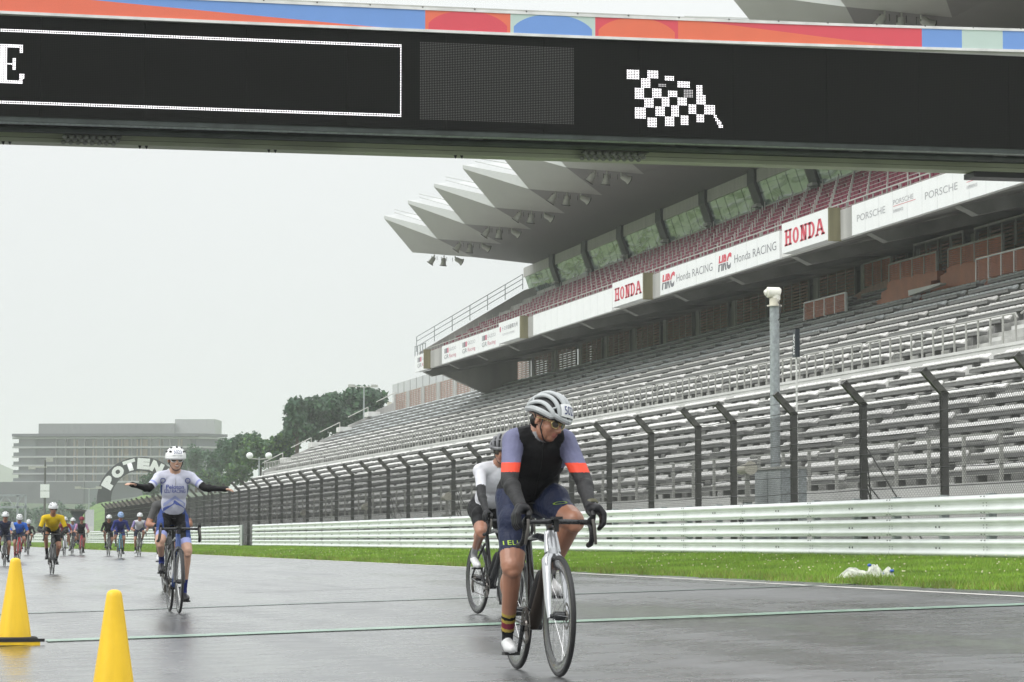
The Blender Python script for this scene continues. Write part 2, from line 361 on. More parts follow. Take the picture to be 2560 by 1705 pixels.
# fence
FX = 18.4
posts_px = [2362, 2159, 1985, 1834, 1746]
post_Y = [46.8 - 4.18 * 3, 46.8 - 4.18 * 2, 46.8 - 4.18, 46.8, 51.0, 55.2, 59.4, 62.15]
y = 62.15
while y < 236: y += 4.05; post_Y.append(y)
bcol = mat('cable', (.03, .03, .03), .4, metal=.5)
fence = thing('debris_fence', 'tall wire debris fence with bent dark posts behind the guard rail', 'fence', (FX, 46.8, .45))
pm = MB()
pm.box(-.06, .06, -.058, -.044, 0, 2.98).box(-.06, .06, .044, .058, 0, 2.98).box(-.05, .05, -.044, .044, 0, 2.97)
arm = [(-.0, 2.9), (-.40, 3.36)]
M_ = Matrix.Translation((0, 0, 2.95)) @ Matrix.Rotation(-R(43), 4, 'Y')
pm.box(-.06, .06, -.058, -.044, -.06, .58, M_).box(-.06, .06, .044, .058, -.06, .58, M_).box(-.05, .05, -.044, .044, -.05, .575, M_)
for k in range(9): pm.box(-.085, -.055, -.03, .03, .30 + k * .335 - .02, .30 + k * .335 + .02)
pmesh = pm.mesh('post', steel_dark)
def wire_panel(L, H):
    b = MB(); s = .055; r = .0036
    n = int((L + H) / (s * 1.414)) 
    for sgn in (1, -1):
        k = 0; d = -H
        while d < L:
            # line y = d + z (sgn 1) or y = d+H - z
            z0, z1 = max(0, -d), min(H, L - d)
            if z1 > z0 + .02:
                ya, yb = d + z0, d + z1
                if sgn < 0: p0, p1 = (0.003, ya, H - z0), (0.003, yb, H - z1)
                else: p0, p1 = (-.003, ya, z0), (-.003, yb, z1)
                b.tube([p0, p1], r, 3, cap=False)
            d += s * 1.414
    return b.mesh('mesh_panel', bcol)
mp_cache = {}
for i, y in enumerate(post_Y):
    link('post', pmesh, fence, (0, y - 46.8, 0))
    if i + 1 < len(post_Y):
        L = round(post_Y[i + 1] - y, 2)
        if L not in mp_cache: mp_cache[L] = wire_panel(L, 2.9)
        link('mesh_panel', mp_cache[L], fence, (-.07, y - 46.8, .02))
for k in range(9):
    z = .75 + k * .335; pts = []
    for i, y in enumerate(post_Y):
        pts.append((FX - .08, y, z))
        if i + 1 < len(post_Y): pts.append((FX - .08, (y + post_Y[i + 1]) / 2, z - random.uniform(.0, .035)))
    MB().tube(pts, .008, 4).build('cable', bcol, fence, world=True)
for zz, xx in ((3.62, 18.2), (3.8, 18.03)): MB().tube([(xx, post_Y[0], zz), (xx, post_Y[-1], zz)], .005, 4).build('cable', bcol, fence, world=True)
for y in (51.0, 55.2 + 35, 102.6):        # braces behind some posts
    y = min(post_Y, key=lambda q: abs(q - y))
    for dy in (-1.5, -1.1, 1.1, 1.5): MB().tube([(FX + .05, y, 2.6 if abs(dy) > 1.3 else 1.9), (FX + .8, y + dy, .5)], .014, 6).build('brace', steel_dark, fence, world=True)
# added brown sheet standing for the far fence mesh, opaque when seen edge-on
screen = mat('screen_brown', (.11, .095, .08), .8, var=.2, scale=1.5)
MB().box(FX + .06, FX + .08, 184, 238.5, .5, 3.78).build('dense_mesh_sheet', screen, fence, world=True)
# trackside kit behind the fence
def lamp_unit(px, py, X, kind, label):
    p = atX(px, py, X); t = thing('track_signal', label, 'track equipment', (p.x, p.y, .46))
    h = p.z - .46
    MB().box(-.09, .09, -.09, .09, 0, h * .62).build('pole', steel_galv, t)
    b = MB().tube([(-.02, .42, h), (-.02, -.30, h + .03)], .12, 12).tube([(-.02, -.30, h + .03), (-.02, -.36, h + .03)], .16, 12); b.build('lamp_housing', cream_m, t, smooth=True)
    MB().box(-.14, .14, -.14, .30, h * .62, h * .68).box(-.05, .05, -.04, .04, h * .66, h - .08).build('bracket', steel_light, t)
    MB().box(-.10, .08, .12, .36, h * .12, h * .42).build('control_box', wall_white, t)
    MB().tube([(-.2, -.30, h * .45), (-.2, -.46, h * .42)], [.12, .17], 14).build('horn', black, t)
    return t
cream_m = mat('cream', (.60, .57, .48), .4)
lamp_unit(1868, 1174, 19.8, 0, 'white lamp housing on a post beside the grey cabinet behind the fence')
lamp_unit(1384, 1215, 19.8, 0, 'cream signal unit half hidden behind the front rider')
lamp_unit(1118, 1244, 19.8, 0, 'cream signal unit behind the fence left of the white-shirted rider')
lamp_unit(914, 1268, 19.8, 0, 'small signal unit on a post behind the middle of the fence')
lamp_unit(760, 1283, 19.8, 0, 'farthest signal unit on a post behind the fence')
p = atX(1950, 1174, 20.6)
cab = thing('control_cabinet', 'grey metal control cabinet at the foot of the tall camera pole', 'cabinet', (20.6, p.y, .46))
hc = p.z - .46
MB().box(-.3, .3, -1.05, 1.0, 0, hc).build('cabinet_body', steel_galv, cab)
MB().box(-.315, -.3, -.98, -.05, .05, hc - .05).box(-.315, -.3, .02, .95, .05, hc - .05).build('cabinet_door', mat('cab_door', (.40, .43, .44), .4), cab)
MB().box(-.33, -.315, -.62, -.25, .25, .75).build('meter_panel', steel_light, cab); MB().box(-.33, -.315, -.85, -.55, 1.05, 1.18).build('name_plate', sign_white, cab)
MB().box(-.34, .34, -1.1, 1.05, hc, hc + .05).build('cabinet_lid', steel_light, cab)
# tall galvanised pole with a white dome camera
p0 = atX(1936, 766, 20.9); pt = thing('camera_pole', 'tall galvanised pole with a cream camera head in front of the seats', 'pole', (20.9, p0.y, .46))
hp = p0.z - .46
MB().tube([(0, 0, 0), (0, 0, hp)], [.122, .116], 20).build('pole', steel_galv, pt, smooth=True)
MB().tube([(0, 0, hp), (0, 0, hp + .03)], .18, 20).tube([(0, 0, hp + .03), (0, 0, hp + .20)], .12, 16).build('pole_cap', cream_m, pt, smooth=True)
b = MB(); b.tube([(.03, 0, hp + .16), (.03, 0, hp + .30)], .115, 16).tube([(.14, 0, hp + .33), (.12, 0, hp + .335), (-.17, .0, hp + .335), (-.19, 0, hp + .335)], [.10, .13, .13, .11], 16).tube([(-.19, 0, hp + .33), (-.245, .0, hp + .31)], [.085, .06], 12)
b.build('camera_head', mat('camera_white', (.80, .78, .70), .35), pt, smooth=True)
MB().tube([(.05, -.14, hp + .1), (.05, -.28, hp + .0), (.05, -.33, hp - .18), (.05, -.24, hp - .32), (.05, -.14, hp - .34)], .014, 6).build('cable_loop', black, pt)
# slim white mast with the timing antenna
pa = atX(1991, 893, 18.95); pz = atX(1991, 823, 18.95)
mt = thing('timing_antenna', 'black timing antenna reading MYLAPS on a thin white mast', 'antenna', (18.95, pa.y, .46))
MB().tube([(0, 0, 0), (0, 0, pa.z - .46)], .022, 8).build('mast', mat('mast_white', (.7, .7, .68), .4), mt)
MB().box(-.05, .05, -.085, .085, pa.z - .46, pz.z - .46).box(-.05, -.02, .08, .11, pa.z - .46, pa.z - .30).build('antenna_box', mat('antenna_black', (.022, .03, .04), .4), mt)
tm = text_mesh('MYLAPS', width=(pz.z - pa.z) * .72, height=.105, offset=.03)
place_text('lettering', tm, sign_white, (18.95 - .054, pa.y - .052, pa.z + .06), (0, 0, 1), (0, 1, 0), mt)
# ------------------------------------------------------------------ grandstand
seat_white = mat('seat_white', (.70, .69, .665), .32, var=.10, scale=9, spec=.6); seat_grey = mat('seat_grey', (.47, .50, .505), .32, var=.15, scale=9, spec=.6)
seat_dark = mat('seat_frame', (.17, .17, .165), .6); seat_red = mat('seat_red', (.15, .009, .034), .55, var=.3, scale=4, spec=.25)
brown_slat = mat('brown_slat', (.33, .20, .155), .55, var=.2, scale=5); brown_board = mat('brown_board', (.42, .17, .105), .55, var=.10, scale=2)
GS = thing('grandstand', 'long grandstand with white and red seats, sponsor boards and a pointed roof', 'grandstand', (34, 130, .45))
def gs(b, name, m, **k): return b.build(name, m, GS, world=True, **k)
ZL = [4.98 - .395 * j for j in range(8)]
lower = [(29.06 - .733 * j, 5.28 - .398 * j) for j in range(-2, 8)]
upper = [(32.32 + .735 * i, 6.95 + .387 * i) for i in range(12)]
Y0, Y1, BL = 42.0, 231.0, 6.375
# --- seat meshes (origin = top of the back rest, x away from the track)
def seat_shape(b, yc, w=.445):
    P = [(-.43, -.165), (-.44, -.14), (-.41, -.12), (-.16, -.14), (-.06, -.015), (-.02, 0), (.0, -.01), (-.10, -.18)]
    vs = []; st = [(-w / 2, -.05, .02), (-w / 2 + .075, 0, 0), (w / 2 - .075, 0, 0), (w / 2, -.05, .02)]
    for (yy, dz, dx) in st:
        for k, (x, z) in enumerate(P): vs.append((x + (dx if k < 3 else 0), yc + yy, z + (dz if k in (4, 5, 6) else 0)))
    n = len(P); fs = []
    for s in range(3):
        for k in range(n): fs.append((s * n + k, s * n + (k + 1) % n, (s + 1) * n + (k + 1) % n, (s + 1) * n + k))
    fs += [tuple(range(n)), tuple(range(3 * n, 4 * n))[::-1]]
    b.add(vs, fs)
SP = .484
def bench_mesh(m, n=11, legs=True, seats=True):
    b = MB(); L = n * SP
    if seats:
        for i in range(n): seat_shape(b, (i + .5) * SP)
    b.mi(1).box(-.41, -.10, .0, L, -.27, -.175)
    if legs:
        for k in range(4):
            y = L * (k + .5) / 4; b.box(-.33, -.12, y - .06, y + .06, -.575, -.27)
    return b.mesh('seat_bench', [m, seat_dark])
bw, bg_, beam_only = bench_mesh(seat_white), bench_mesh(seat_grey), bench_mesh(seat_white, seats=False)
b1 = MB(); seat_shape(b1, 0); seat1 = b1.mesh('seat', seat_white)
slots = []
for r, (x, z) in enumerate(lower):
    y = Y0
    while y < Y1 - 1: slots.append((x, y, z, 0)); y += BL
for r, (x, z) in enumerate(upper):
    y = Y0 + 6 * BL - .1
    while y < Y1 - 1:
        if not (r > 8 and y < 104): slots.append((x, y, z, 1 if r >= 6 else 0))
        y += BL
slots.sort(key=lambda s: (s[0] ** 2 + s[1] ** 2))
vis = [s for s in slots if s[0] / (s[1] + BL) < .445]       # what the camera could see, with a margin
near = [s for s in vis if s[3] == 0][:28]
k_ = 0; nseat = 0; rest = MB(); rest2 = MB()
for s in vis:
    x, y, z, g = s
    if s in near[:27]:
        link('seat_beam', beam_only, GS, (x - 34, y - 130, z - .45))
        for i in range(11): link('seat', seat1, GS, (x - 34, y - 130 + (i + .5) * SP, z - .45))
    elif k_ < 300:
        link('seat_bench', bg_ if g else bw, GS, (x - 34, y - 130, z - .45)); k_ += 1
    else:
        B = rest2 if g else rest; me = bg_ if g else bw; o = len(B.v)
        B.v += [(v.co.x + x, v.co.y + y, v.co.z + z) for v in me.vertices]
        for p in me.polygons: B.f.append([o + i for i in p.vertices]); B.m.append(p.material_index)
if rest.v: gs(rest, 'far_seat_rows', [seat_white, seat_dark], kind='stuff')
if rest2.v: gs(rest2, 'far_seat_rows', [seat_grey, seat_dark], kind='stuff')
# --- concrete terraces under the seats
def terrace(rows, drop, x_front, x_back, name, ya, yb):
    pts = [(x_front, .4)]; x0 = rows[-1][0] if rows[0][0] > rows[-1][0] else rows[0][0]
    rr = sorted(rows)
    pts.append((x_front, rr[0][1] - drop))
    for (xa, za), (xb, zb) in zip(rr, rr[1:]): pts += [(xb - .45, za - drop), (xb - .45, zb - drop)]
    pts += [(x_back, rr[-1][1] - drop), (x_back, .4)]
    gs(MB().prism([(x, ya, z) for x, z in pts], (0, yb - ya, 0)), name, step_dark)
step_dark = mat('step_concrete', (.40, .40, .38), .75, var=.25, scale=1.2, bump=.2, bscale=9)
terrace(lower, .58, 23.2, 31.05, 'lower_terrace', Y0 - 10, Y1 + .5)
terrace(upper, .58, 31.75, 48, 'upper_terrace', Y0 + 10, Y1 + .5)
gs(MB().box(31.05, 31.75, Y0, Y1 + .5, .4, 6.27), 'retaining_wall', wall_white)
gs(MB().box(31.02, 31.32, Y0, Y1 + .5, 6.27, 6.36), 'kerb', wall_white)
gs(MB().box(22.3, 22.55, Y0 - 10, Y1 + 2, .44, 2.0), 'front_wall', wall_white)
gs(MB().box(22.55, 23.2, Y0 - 10, Y1 + 2, .44, 1.5), 'front_gangway', concrete)
# aisle steps (half steps between the blocks)
b = MB()
for rows in (sorted(lower), sorted(upper)[:9]):
    for (xa, za), (xb, zb) in zip(rows, rows[1:]):
        y = (Y0 if rows[0][0] < 30 else Y0 + 6 * BL - .1) - .5
        while y < Y1:
            b.box(xb - .80, xb - .452, y - .50, y + .47, za - .578, za - .39); b.box(xb - .449, xb - .440, y - .50, y + .47, za - .578, zb - .582); y += BL
gs(b, 'aisle_step', wall_white, kind='stuff')
# front safety rail of the first rows
rb = MB()
for yy in (0, 2.05, 4.10): rb.box(-.035, .035, yy - .035, yy + .035, 0, 1.02)
rb.box(-.02, .02, 0, 6.15, 1.0, 1.04)
for k in range(6): rb.box(-.006, .006, 0, 6.15, .16 + k * .14, .172 + k * .14)
rm = rb.mesh('front_railing', steel_light); y = Y0
while y < Y1: link('front_railing', rm, GS, (22.6 - 34, y - 130, 2.0 - .45)); y += 6.15
# handrail along the middle walkway
hb = MB()
for k in range(7):
    yy = .12 + k * .93; hb.box(-.024, .024, yy - .024, yy + .024, 0, .82)
hb.tube([(0, -.02, .70), (0, .12, .84), (0, 1, .845), (0, 5.9, .845), (0, 6.1, .80)], .028, 6)
hm = hb.mesh('handrail', steel_light); y = Y0 - .2
while y < Y1: link('handrail', hm, GS, (31.2 - 34, y - 130, 6.36 - .45)); y += BL
# --- louvre screens at the back of the lower tier
louv = MB(); zt = 1.95
for k in range(5): louv.box(-.05, .05, 0 + k * 1.2 - .035, k * 1.2 + .035, 0, zt)
louv.box(-.04, .04, 0, 4.8, zt - .03, zt + .02); louv.mi(1)
for k in range(13): louv.box(-.03, .03, .03, 4.77, .06 + k * .148, .06 + k * .148 + .085, )
louv.mi(2).box(-.10, .10, 4.83, 5.45, 0, zt)
lm = louv.mesh('louvre_screen', [steel_light, brown_slat, concrete])
LX = 41.9; top_l = atX(1726.6, 778, LX).z; y = 104.2 - BL * 3
while y < Y1 - 1:
    link('louvre_screen', lm, GS, (LX - 34, y - 130, top_l - zt - .45)); y += BL
# --- brown stepped enclosure at the near end of the top rows
def plate(X, pts, th, name, m):
    w = [atX(px, py, X) for px, py in pts]; return gs(MB().prism(w, (th, 0, 0)), name, m)
plate(38.75, [(2178, 759), (2203, 747), (2203, 732), (2217, 724), (2218.6, 705), (2343, 676.6), (2343, 700), (2327, 703), (2327, 716), (2297, 727), (2293, 745), (2290, 775), (2178, 800)], .3, 'board_wall', brown_board)
plate(38.75, [(2326, 719), (2350.6, 707), (2350.6, 690), (2366, 682), (2366, 669), (2442, 652), (2700, 590), (2700, 680), (2442, 760), (2326, 790)], .3, 'board_wall', brown_board)
plate(40.2, [(2120, 790), (2120, 750), (2161, 722), (2232, 694), (2343, 660), (2343, 720), (2232, 770)], .2, 'board_wall', brown_slat)
plate(38.2, [(2270, 726), (2350, 707), (2349, 712), (2271, 740)], .25, 'ledge', wall_white)
def slat_panel(X, px0, px1, yt0, yb0, cols, nsl, m, postm, extra=0):
    a = atX(px0, yt0, X); bb = atX(px0, yb0, X); c = atX(px1, yt0, X)
    ya, yb_ = a.y, c.y; zt_, zb = a.z, bb.z; b = MB(); L = ya - yb_
    for k in range(cols + 1):
        y = yb_ + L * k / cols; b.box(X - .05, X + .05, y - .035, y + .035, zb - .05, zt_ + .02)
    b.box(X - .04, X + .04, yb_, ya, zt_, zt_ + .05); b.mi(1); h = (zt_ - zb) / nsl
    for k in range(nsl): b.box(X - .02, X + .02, yb_, ya, zb + k * h, zb + k * h + h * .62)
    gs(b, 'louvre_screen', [postm, m])
    if extra:
        b = MB()
        for k in range(cols + 1): y = yb_ + L * k / cols - .3; b.box(X + .9, X + .96, y - .03, y + .03, zt_ - .2, zt_ + extra)
        b.box(X + .88, X + .98, yb_ - .3, ya - .3, zt_ + extra, zt_ + extra + .07); gs(b, 'handrail', steel_light)
red_brown = mat('red_brown', (.44, .16, .10), .5, var=.15)
slat_panel(38.8, 2224, 2343, 663, 706, 4, 9, red_brown, steel_light, .75)
slat_panel(38.8, 2372, 2507, 625, 669, 4, 9, red_brown, steel_light, .75)
slat_panel(38.3, 2442, 2640, 650, 700, 6, 12, red_brown, sign_white)
slat_panel(40.6, 2161, 2228, 661, 717, 3, 13, red_brown, steel_light)
slat_panel(38.3, 2012, 2115, 759, 800, 4, 12, red_brown, sign_white)
# --- upper deck
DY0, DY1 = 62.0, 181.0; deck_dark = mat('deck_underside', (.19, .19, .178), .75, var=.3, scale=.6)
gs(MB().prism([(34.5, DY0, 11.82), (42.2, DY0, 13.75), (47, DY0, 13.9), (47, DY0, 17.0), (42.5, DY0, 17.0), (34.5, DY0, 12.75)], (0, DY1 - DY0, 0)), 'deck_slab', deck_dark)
gs(MB().box(46.6, 47, DY0, 172, 9, 14), 'back_wall', concrete_dark)
gs(MB().box(44.0, 44.2, DY0, 172, 9, 13.9), 'back_wall', mat('hall_wall', (.26, .26, .25), .7))
gs(MB().prism([(35.2, DY1 - .6, 12.0), (41.0, DY1 - .6, 13.4), (41.0, DY1 - .6, 10.0), (39.4, DY1 - .6, 10.2)], (0, .5, 0)), 'end_wall', concrete_dark)
for y in np.arange(181 - .7, DY0, -8.5):
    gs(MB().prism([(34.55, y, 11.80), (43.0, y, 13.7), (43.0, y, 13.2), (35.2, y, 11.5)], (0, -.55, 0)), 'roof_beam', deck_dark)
    gs(MB().box(43.0, 43.6, y - .55, y, 9.5, 13.8), 'column', concrete_dark)
gs(MB().box(34.3, 34.5, DY0, DY1, 11.83, 12.86), 'fascia', wall_white)
# sponsor boards along the fascia: far and near Y per board from the photograph
def yb(px, X=34.2): return atX(px, 800, X).y
boards = [(1038, 1073, 0), (1105, 1247, 0), (1247, 1300, 1), (1333, 1530, 0), (1531, 1608, 1), (1651, 1950, 0), (1956, 2073, 1), (2132, 2700, 0)]
bo = []
for a, c, pr in boards:
    X = 34.2 - .35 * pr; ya, yc = yb(a, X), yb(c, X)
    z0, z1 = (11.80, 12.90) if not pr else (11.83, 12.98)
    gs(MB().box(X, X + .10 + .35 * pr, yc, ya, z0, z1), 'sponsor_board', sign_white); bo.append((X, ya, yc, z0, z1))
    n = max(2, int((ya - yc) / 1.35))
    sm = MB()
    for k in range(1, n): sm.box(X - .004, X + .002, yc + (ya - yc) * k / n - .008, yc + (ya - yc) * k / n + .008, z0, z1)
    gs(sm, 'board_seam', mat('seam', (.62, .63, .63), .5)) if not pr else None
for a, c in ((1073, 1105), (1300, 1333), (1608, 1651), (2073, 2132)):
    ya, yc = yb(a), yb(c); w = .9
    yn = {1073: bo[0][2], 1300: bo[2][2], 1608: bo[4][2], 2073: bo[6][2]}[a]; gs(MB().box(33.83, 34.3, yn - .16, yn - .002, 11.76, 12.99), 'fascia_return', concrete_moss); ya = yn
    gs(MB().box(34.26, 34.3, yc, ya - .16, 11.8, 12.9), 'fascia_infill', concrete)
red_ink = mat('red_ink', (.62, .06, .10), .5, var=.02); grey_ink = mat('grey_ink', (.16, .16, .18), .5, var=.02); pale_ink = mat('pale_ink', (.36, .36, .38), .5, var=.02)
rose_ink = mat('rose_ink', (.55, .15, .22), .5)
def btext(s, i, pa, w, z, h, m, **k):
    X, ya, yc, z0, z1 = bo[i]; y = yb(pa, X); me = text_mesh(s, width=w, height=h, **k)
    place_text('lettering', me, m, (X - .006, y, z), (0, -1, 0), (0, 0, 1), GS)
def w_px(a, c, i): return yb(a, bo[i][0]) - yb(c, bo[i][0])
def honda(i, pa, pc, z, h):
    X, *_ = bo[i]; y0 = yb(pa, X); L = w_px(pa, pc, i); cw = L / 5.35; b = MB(); s = cw * .27; th = h * .15
    def P(u, v): return (X - .006, y0 - u, z + v)
    def q(u0, v0, u1, v1): b.quad(P(u0, v0), P(u1, v0), P(u1, v1), P(u0, v1))
    def arcs(cx, rx, t0, t1, thk):
        n = 14
        for k in range(n):
            a0, a1 = t0 + (t1 - t0) * k / n, t0 + (t1 - t0) * (k + 1) / n
            b.quad(P(cx + rx * math.cos(a0), h / 2 + h / 2 * math.sin(a0)), P(cx + rx * math.cos(a1), h / 2 + h / 2 * math.sin(a1)),
                   P(cx + (rx - thk) * math.cos(a1), h / 2 + (h / 2 - th) * math.sin(a1)), P(cx + (rx - thk) * math.cos(a0), h / 2 + (h / 2 - th) * math.sin(a0)))
    u = 0
    def serif(x, v): q(x - s * .45, v, x + s * 1.45, v + th * .8)
    for ch in 'HONDA':
        if ch == 'H':
            for x in (.12 * cw, .66 * cw): q(u + x, 0, u + x + s, h); serif(u + x, 0); serif(u + x, h - th * .8)
            q(u + .12 * cw + s, h * .45, u + .66 * cw, h * .45 + th)
        elif ch == 'O': arcs(u + .5 * cw, .44 * cw, 0, 2 * math.pi, s)
        elif ch == 'N':
            q(u + .14 * cw, 0, u + .14 * cw + s * .8, h); q(u + .70 * cw, 0, u + .70 * cw + s * .8, h); serif(u + .12 * cw, 0); serif(u + .68 * cw, h - th * .8); q(u, h - th * .8, u + .3 * cw, h)
            b.quad(P(u + .14 * cw, h), P(u + .14 * cw + s * 1.3, h), P(u + .70 * cw + s * .8, 0), P(u + .70 * cw - s * .5, 0))
        elif ch == 'D': q(u + .12 * cw, 0, u + .12 * cw + s, h); q(u, 0, u + .45 * cw, th); q(u, h - th, u + .45 * cw, h); arcs(u + .42 * cw, .52 * cw, -math.pi / 2, math.pi / 2, s)
        elif ch == 'A':
            b.quad(P(u + .02 * cw, 0), P(u + .02 * cw + s * .8, 0), P(u + .5 * cw + s * .2, h), P(u + .5 * cw - s * .6, h)); b.quad(P(u + .86 * cw, 0), P(u + .86 * cw + s, 0), P(u + .5 * cw + s * .7, h), P(u + .5 * cw - s * .5, h))
            q(u + .22 * cw, h * .28, u + .86 * cw, h * .28 + th); serif(u + .0, 0); serif(u + .82 * cw, 0)
        u += cw * 1.09
    gs(b, 'lettering', red_ink)
honda(4, 1537, 1602, 12.08, .62); honda(6, 1963, 2060, 12.08, .62)
def hrc(pa, pc, z, h):
    X = bo[5][0]; w = w_px(pa, pc, 5)
    for m, lo in ((red_ink, False), (grey_ink, True)):
        me = text_mesh('HRC', width=w, height=h, offset=.05, shear=.25); bm = bmesh.new(); bm.from_mesh(me)
        bmesh.ops.bisect_plane(bm, geom=bm.verts[:] + bm.edges[:] + bm.faces[:], plane_co=(0, h * (.46 if lo else .52), 0), plane_no=(0, 1, 0), clear_outer=lo, clear_inner=not lo)
        bm.to_mesh(me); bm.free(); place_text('emblem', me, m, (X - .006, yb(pa, X), z), (0, -1, 0), (0, 0, 1), GS)
hrc(1655, 1688, 12.02, .68); hrc(1796, 1830, 12.02, .68)
btext('Honda RACING', 5, 1692, w_px(1692, 1782, 5), 12.18, .34, grey_ink, offset=-.008); btext('Honda RACING', 5, 1837, w_px(1837, 1942, 5), 12.18, .34, grey_ink, offset=-.008)
for pa, pc in ((2145, 2216), (2316, 2398)): btext('PORSCHE', 7, pa, w_px(pa, pc, 7), 12.24, .25, pale_ink)
for pa, pc in ((2236, 2287), (2421, 2475)):
    btext('PORSCHE', 7, pa, w_px(pa, pc, 7), 12.42, .17, pale_ink)
    X = bo[7][0]; gs(MB().box(X - .008, X - .002, yb(pc + 5, X), yb(pa, X), 12.36, 12.375), 'emblem', red_ink); btext('EXPERIENCE', 7, pa, w_px(pa, pc, 7) * .5, 12.14, .11, pale_ink)
def gz(i, pa, pc):
    X = bo[i][0]; y0, L = yb(pa, X), w_px(pa, pc, i)
    for k, m in enumerate((pale_ink, grey_ink, rose_ink)): gs(MB().box(X - .006, X - .001, y0 - L * .12 * (k + 1), y0 - L * .12 * k, 12.40, 12.70), 'emblem', m)
    for s, u, w, z, h, m in (('GAZOO', .40, .58, 12.46, .2, pale_ink), ('GR', 0, .36, 12.04, .26, grey_ink), ('Racing', .42, .56, 11.98, .30, rose_ink)):
        me = text_mesh(s, width=L * w, height=h); place_text('lettering', me, m, (X - .006, y0 - L * u, z), (0, -1, 0), (0, 0, 1), GS)
gz(0, 1044, 1072); gz(1, 1111, 1141); gz(1, 1156, 1189); gz(1, 1205, 1240)
X = bo[2][0]; L = w_px(1256, 1294, 2)
for s, w, z, h, m in (('トヨタ自動車九州', L, 12.48, .26, grey_ink), ('TOYOTA KYUSHU', L * .8, 12.2, .12, pale_ink)):
    me = text_mesh(s, width=w, height=h); place_text('lettering', me, m, (X - .006, yb(1256, X), z), (0, -1, 0), (0, 0, 1), GS)
gs(MB().tube([(X - .008, yb(1251, X), 12.6), (X - .002, yb(1251, X), 12.6)], .16, 16), 'emblem', rose_ink)
# railing above the fascia and red seats
ub = MB()
for k in range(9): ub.box(-.02, .02, k * .94, k * .94 + .035, 0, .45)
ub.box(-.02, .02, 0, 8.5, .42, .46); um = ub.mesh('handrail', steel_light)
redb = MB()
for i in range(17):
    y = .12 + i * .485
    redb.box(-.10, -.03, y, y + .43, -.42, 0).box(-.46, -.08, y, y + .43, -.46, -.40)
redb.mi(1)
for k in range(4): redb.box(-.52, -.48, k * 2.12, k * 2.12 + .05, -.75, .10)
redm = redb.mesh('red_seat_row', [seat_red, steel_light])
for y in np.arange(181 - 8.5, DY0 - 1, -8.5):
    link('handrail', um, GS, (34.75 - 34, y - 130, 12.86 - .45))
    for r in range(9):
        if y > 160 and r > 8 - (y - 160) / 4: continue
        link('red_seat_row', redm, GS, (35.35 + .8 * r - 34, y - 130, 13.28 + .455 * r - .45))
b = MB(); pts = [(34.5, 12.5)]
for r in range(9): pts += [(35.0 + .8 * r, 12.62 + .455 * r), (35.0 + .8 * r + .05, 12.62 + .455 * (r + 1))]
pts += [(43, 16.9), (43, 12.9)]
gs(MB().prism([(x, DY0, z) for x, z in pts], (0, DY1 - DY0, 0)), 'upper_terrace', concrete_dark)
# end parapet with stair railing
gs(MB().prism([(34.5, DY1, 12.0), (34.5, DY1, 13.15), (41.6, DY1, 17.4), (43.2, DY1, 17.9), (43.2, DY1, 12.8)], (0, .3, 0)), 'end_parapet', concrete)
b = MB(); A0, A1 = Vector((34.4, DY1 + .5, 13.2)), Vector((41.6, DY1 + .5, 17.5))
for h in (.35, .7, 1.0): b.tube([A0 + Vector((0, 0, h)), A1 + Vector((0, 0, h))], .028, 6)
for k in range(7): p = A0.lerp(A1, k / 6); b.tube([p, p + Vector((0, 0, 1.0))], .028, 6)
gs(b, 'stair_railing', steel_galv); b = MB().tube([(34.2, DY1 + .1, 13.5), (34.2, DY1 - 3.7, 13.5)], .03, 6)
for k in range(5): b.tube([(34.2, DY1 - k * .9, 12.86), (34.2, DY1 - k * .9, 13.5)], .03, 6)
gs(b, 'edge_railing', steel_galv)
# --- glazed suites
glass_m, t_, pb = new_mat('suite_glass'); pb.inputs['Base Color'].default_value = (.10, .17, .15, 1); pb.inputs['Roughness'].default_value = .06; pb.inputs['Specular IOR Level'].default_value = 1.0; pb.inputs['Metallic'].default_value = .2
nn = t_.nodes.new('ShaderNodeTexNoise'); nn.inputs['Scale'].default_value = .9; nn.inputs['Detail'].default_value = 3; nn.inputs['Distortion'].default_value = 1.2
tcn = t_.nodes.new('ShaderNodeTexCoord'); gpn = t_.nodes.new('ShaderNodeNewGeometry'); mpg = t_.nodes.new('ShaderNodeMapping'); mpg.inputs['Scale'].default_value = (1, .35, 2.2); t_.links.new(gpn.outputs['Position'], mpg.inputs[0]); t_.links.new(mpg.outputs[0], nn.inputs['Vector'])
bpn = t_.nodes.new('ShaderNodeBump'); bpn.inputs['Strength'].default_value = .25; bpn.inputs['Distance'].default_value = .05; t_.links.new(nn.outputs[0], bpn.inputs['Height']); t_.links.new(bpn.outputs[0], pb.inputs['Normal'])
crn = t_.nodes.new('ShaderNodeValToRGB'); crn.color_ramp.elements[0].position = .42; crn.color_ramp.elements[0].color = (.13, .17, .16, 1); crn.color_ramp.elements[1].position = .55; crn.color_ramp.elements[1].color = (.38, .43, .435, 1)  # patchy base colour paints wavy green and grey reflections into the glass
t_.links.new(nn.outputs[0], crn.inputs[0]); t_.links.new(crn.outputs[0], pb.inputs['Base Color'])
panel_grey = mat('panel_grey', (.42, .41, .39), .6, var=.1, streak=True); pier_dark = mat('pier_dark', (.040, .047, .040), .6)
SY = 183.0
gs(MB().prism([(42.0, DY0, 18.44), (42.0, DY0, 19.08), (48, DY0, 19.08), (48, DY0, 16.9), (42.45, DY0, 16.9), (42.45, DY0, 17.30), (42.75, DY0, 17.30), (42.35, DY0, 18.44)], (0, SY - DY0, 0)), 'suite_wall', panel_grey)
pane = MB().prism([(-.01, 0.04, 0), (-.01, 1.44, 0), (-.40, 1.44, 1.12), (-.40, .04, 1.12)], (.02, 0, 0)).mesh('glass_pane', glass_m)
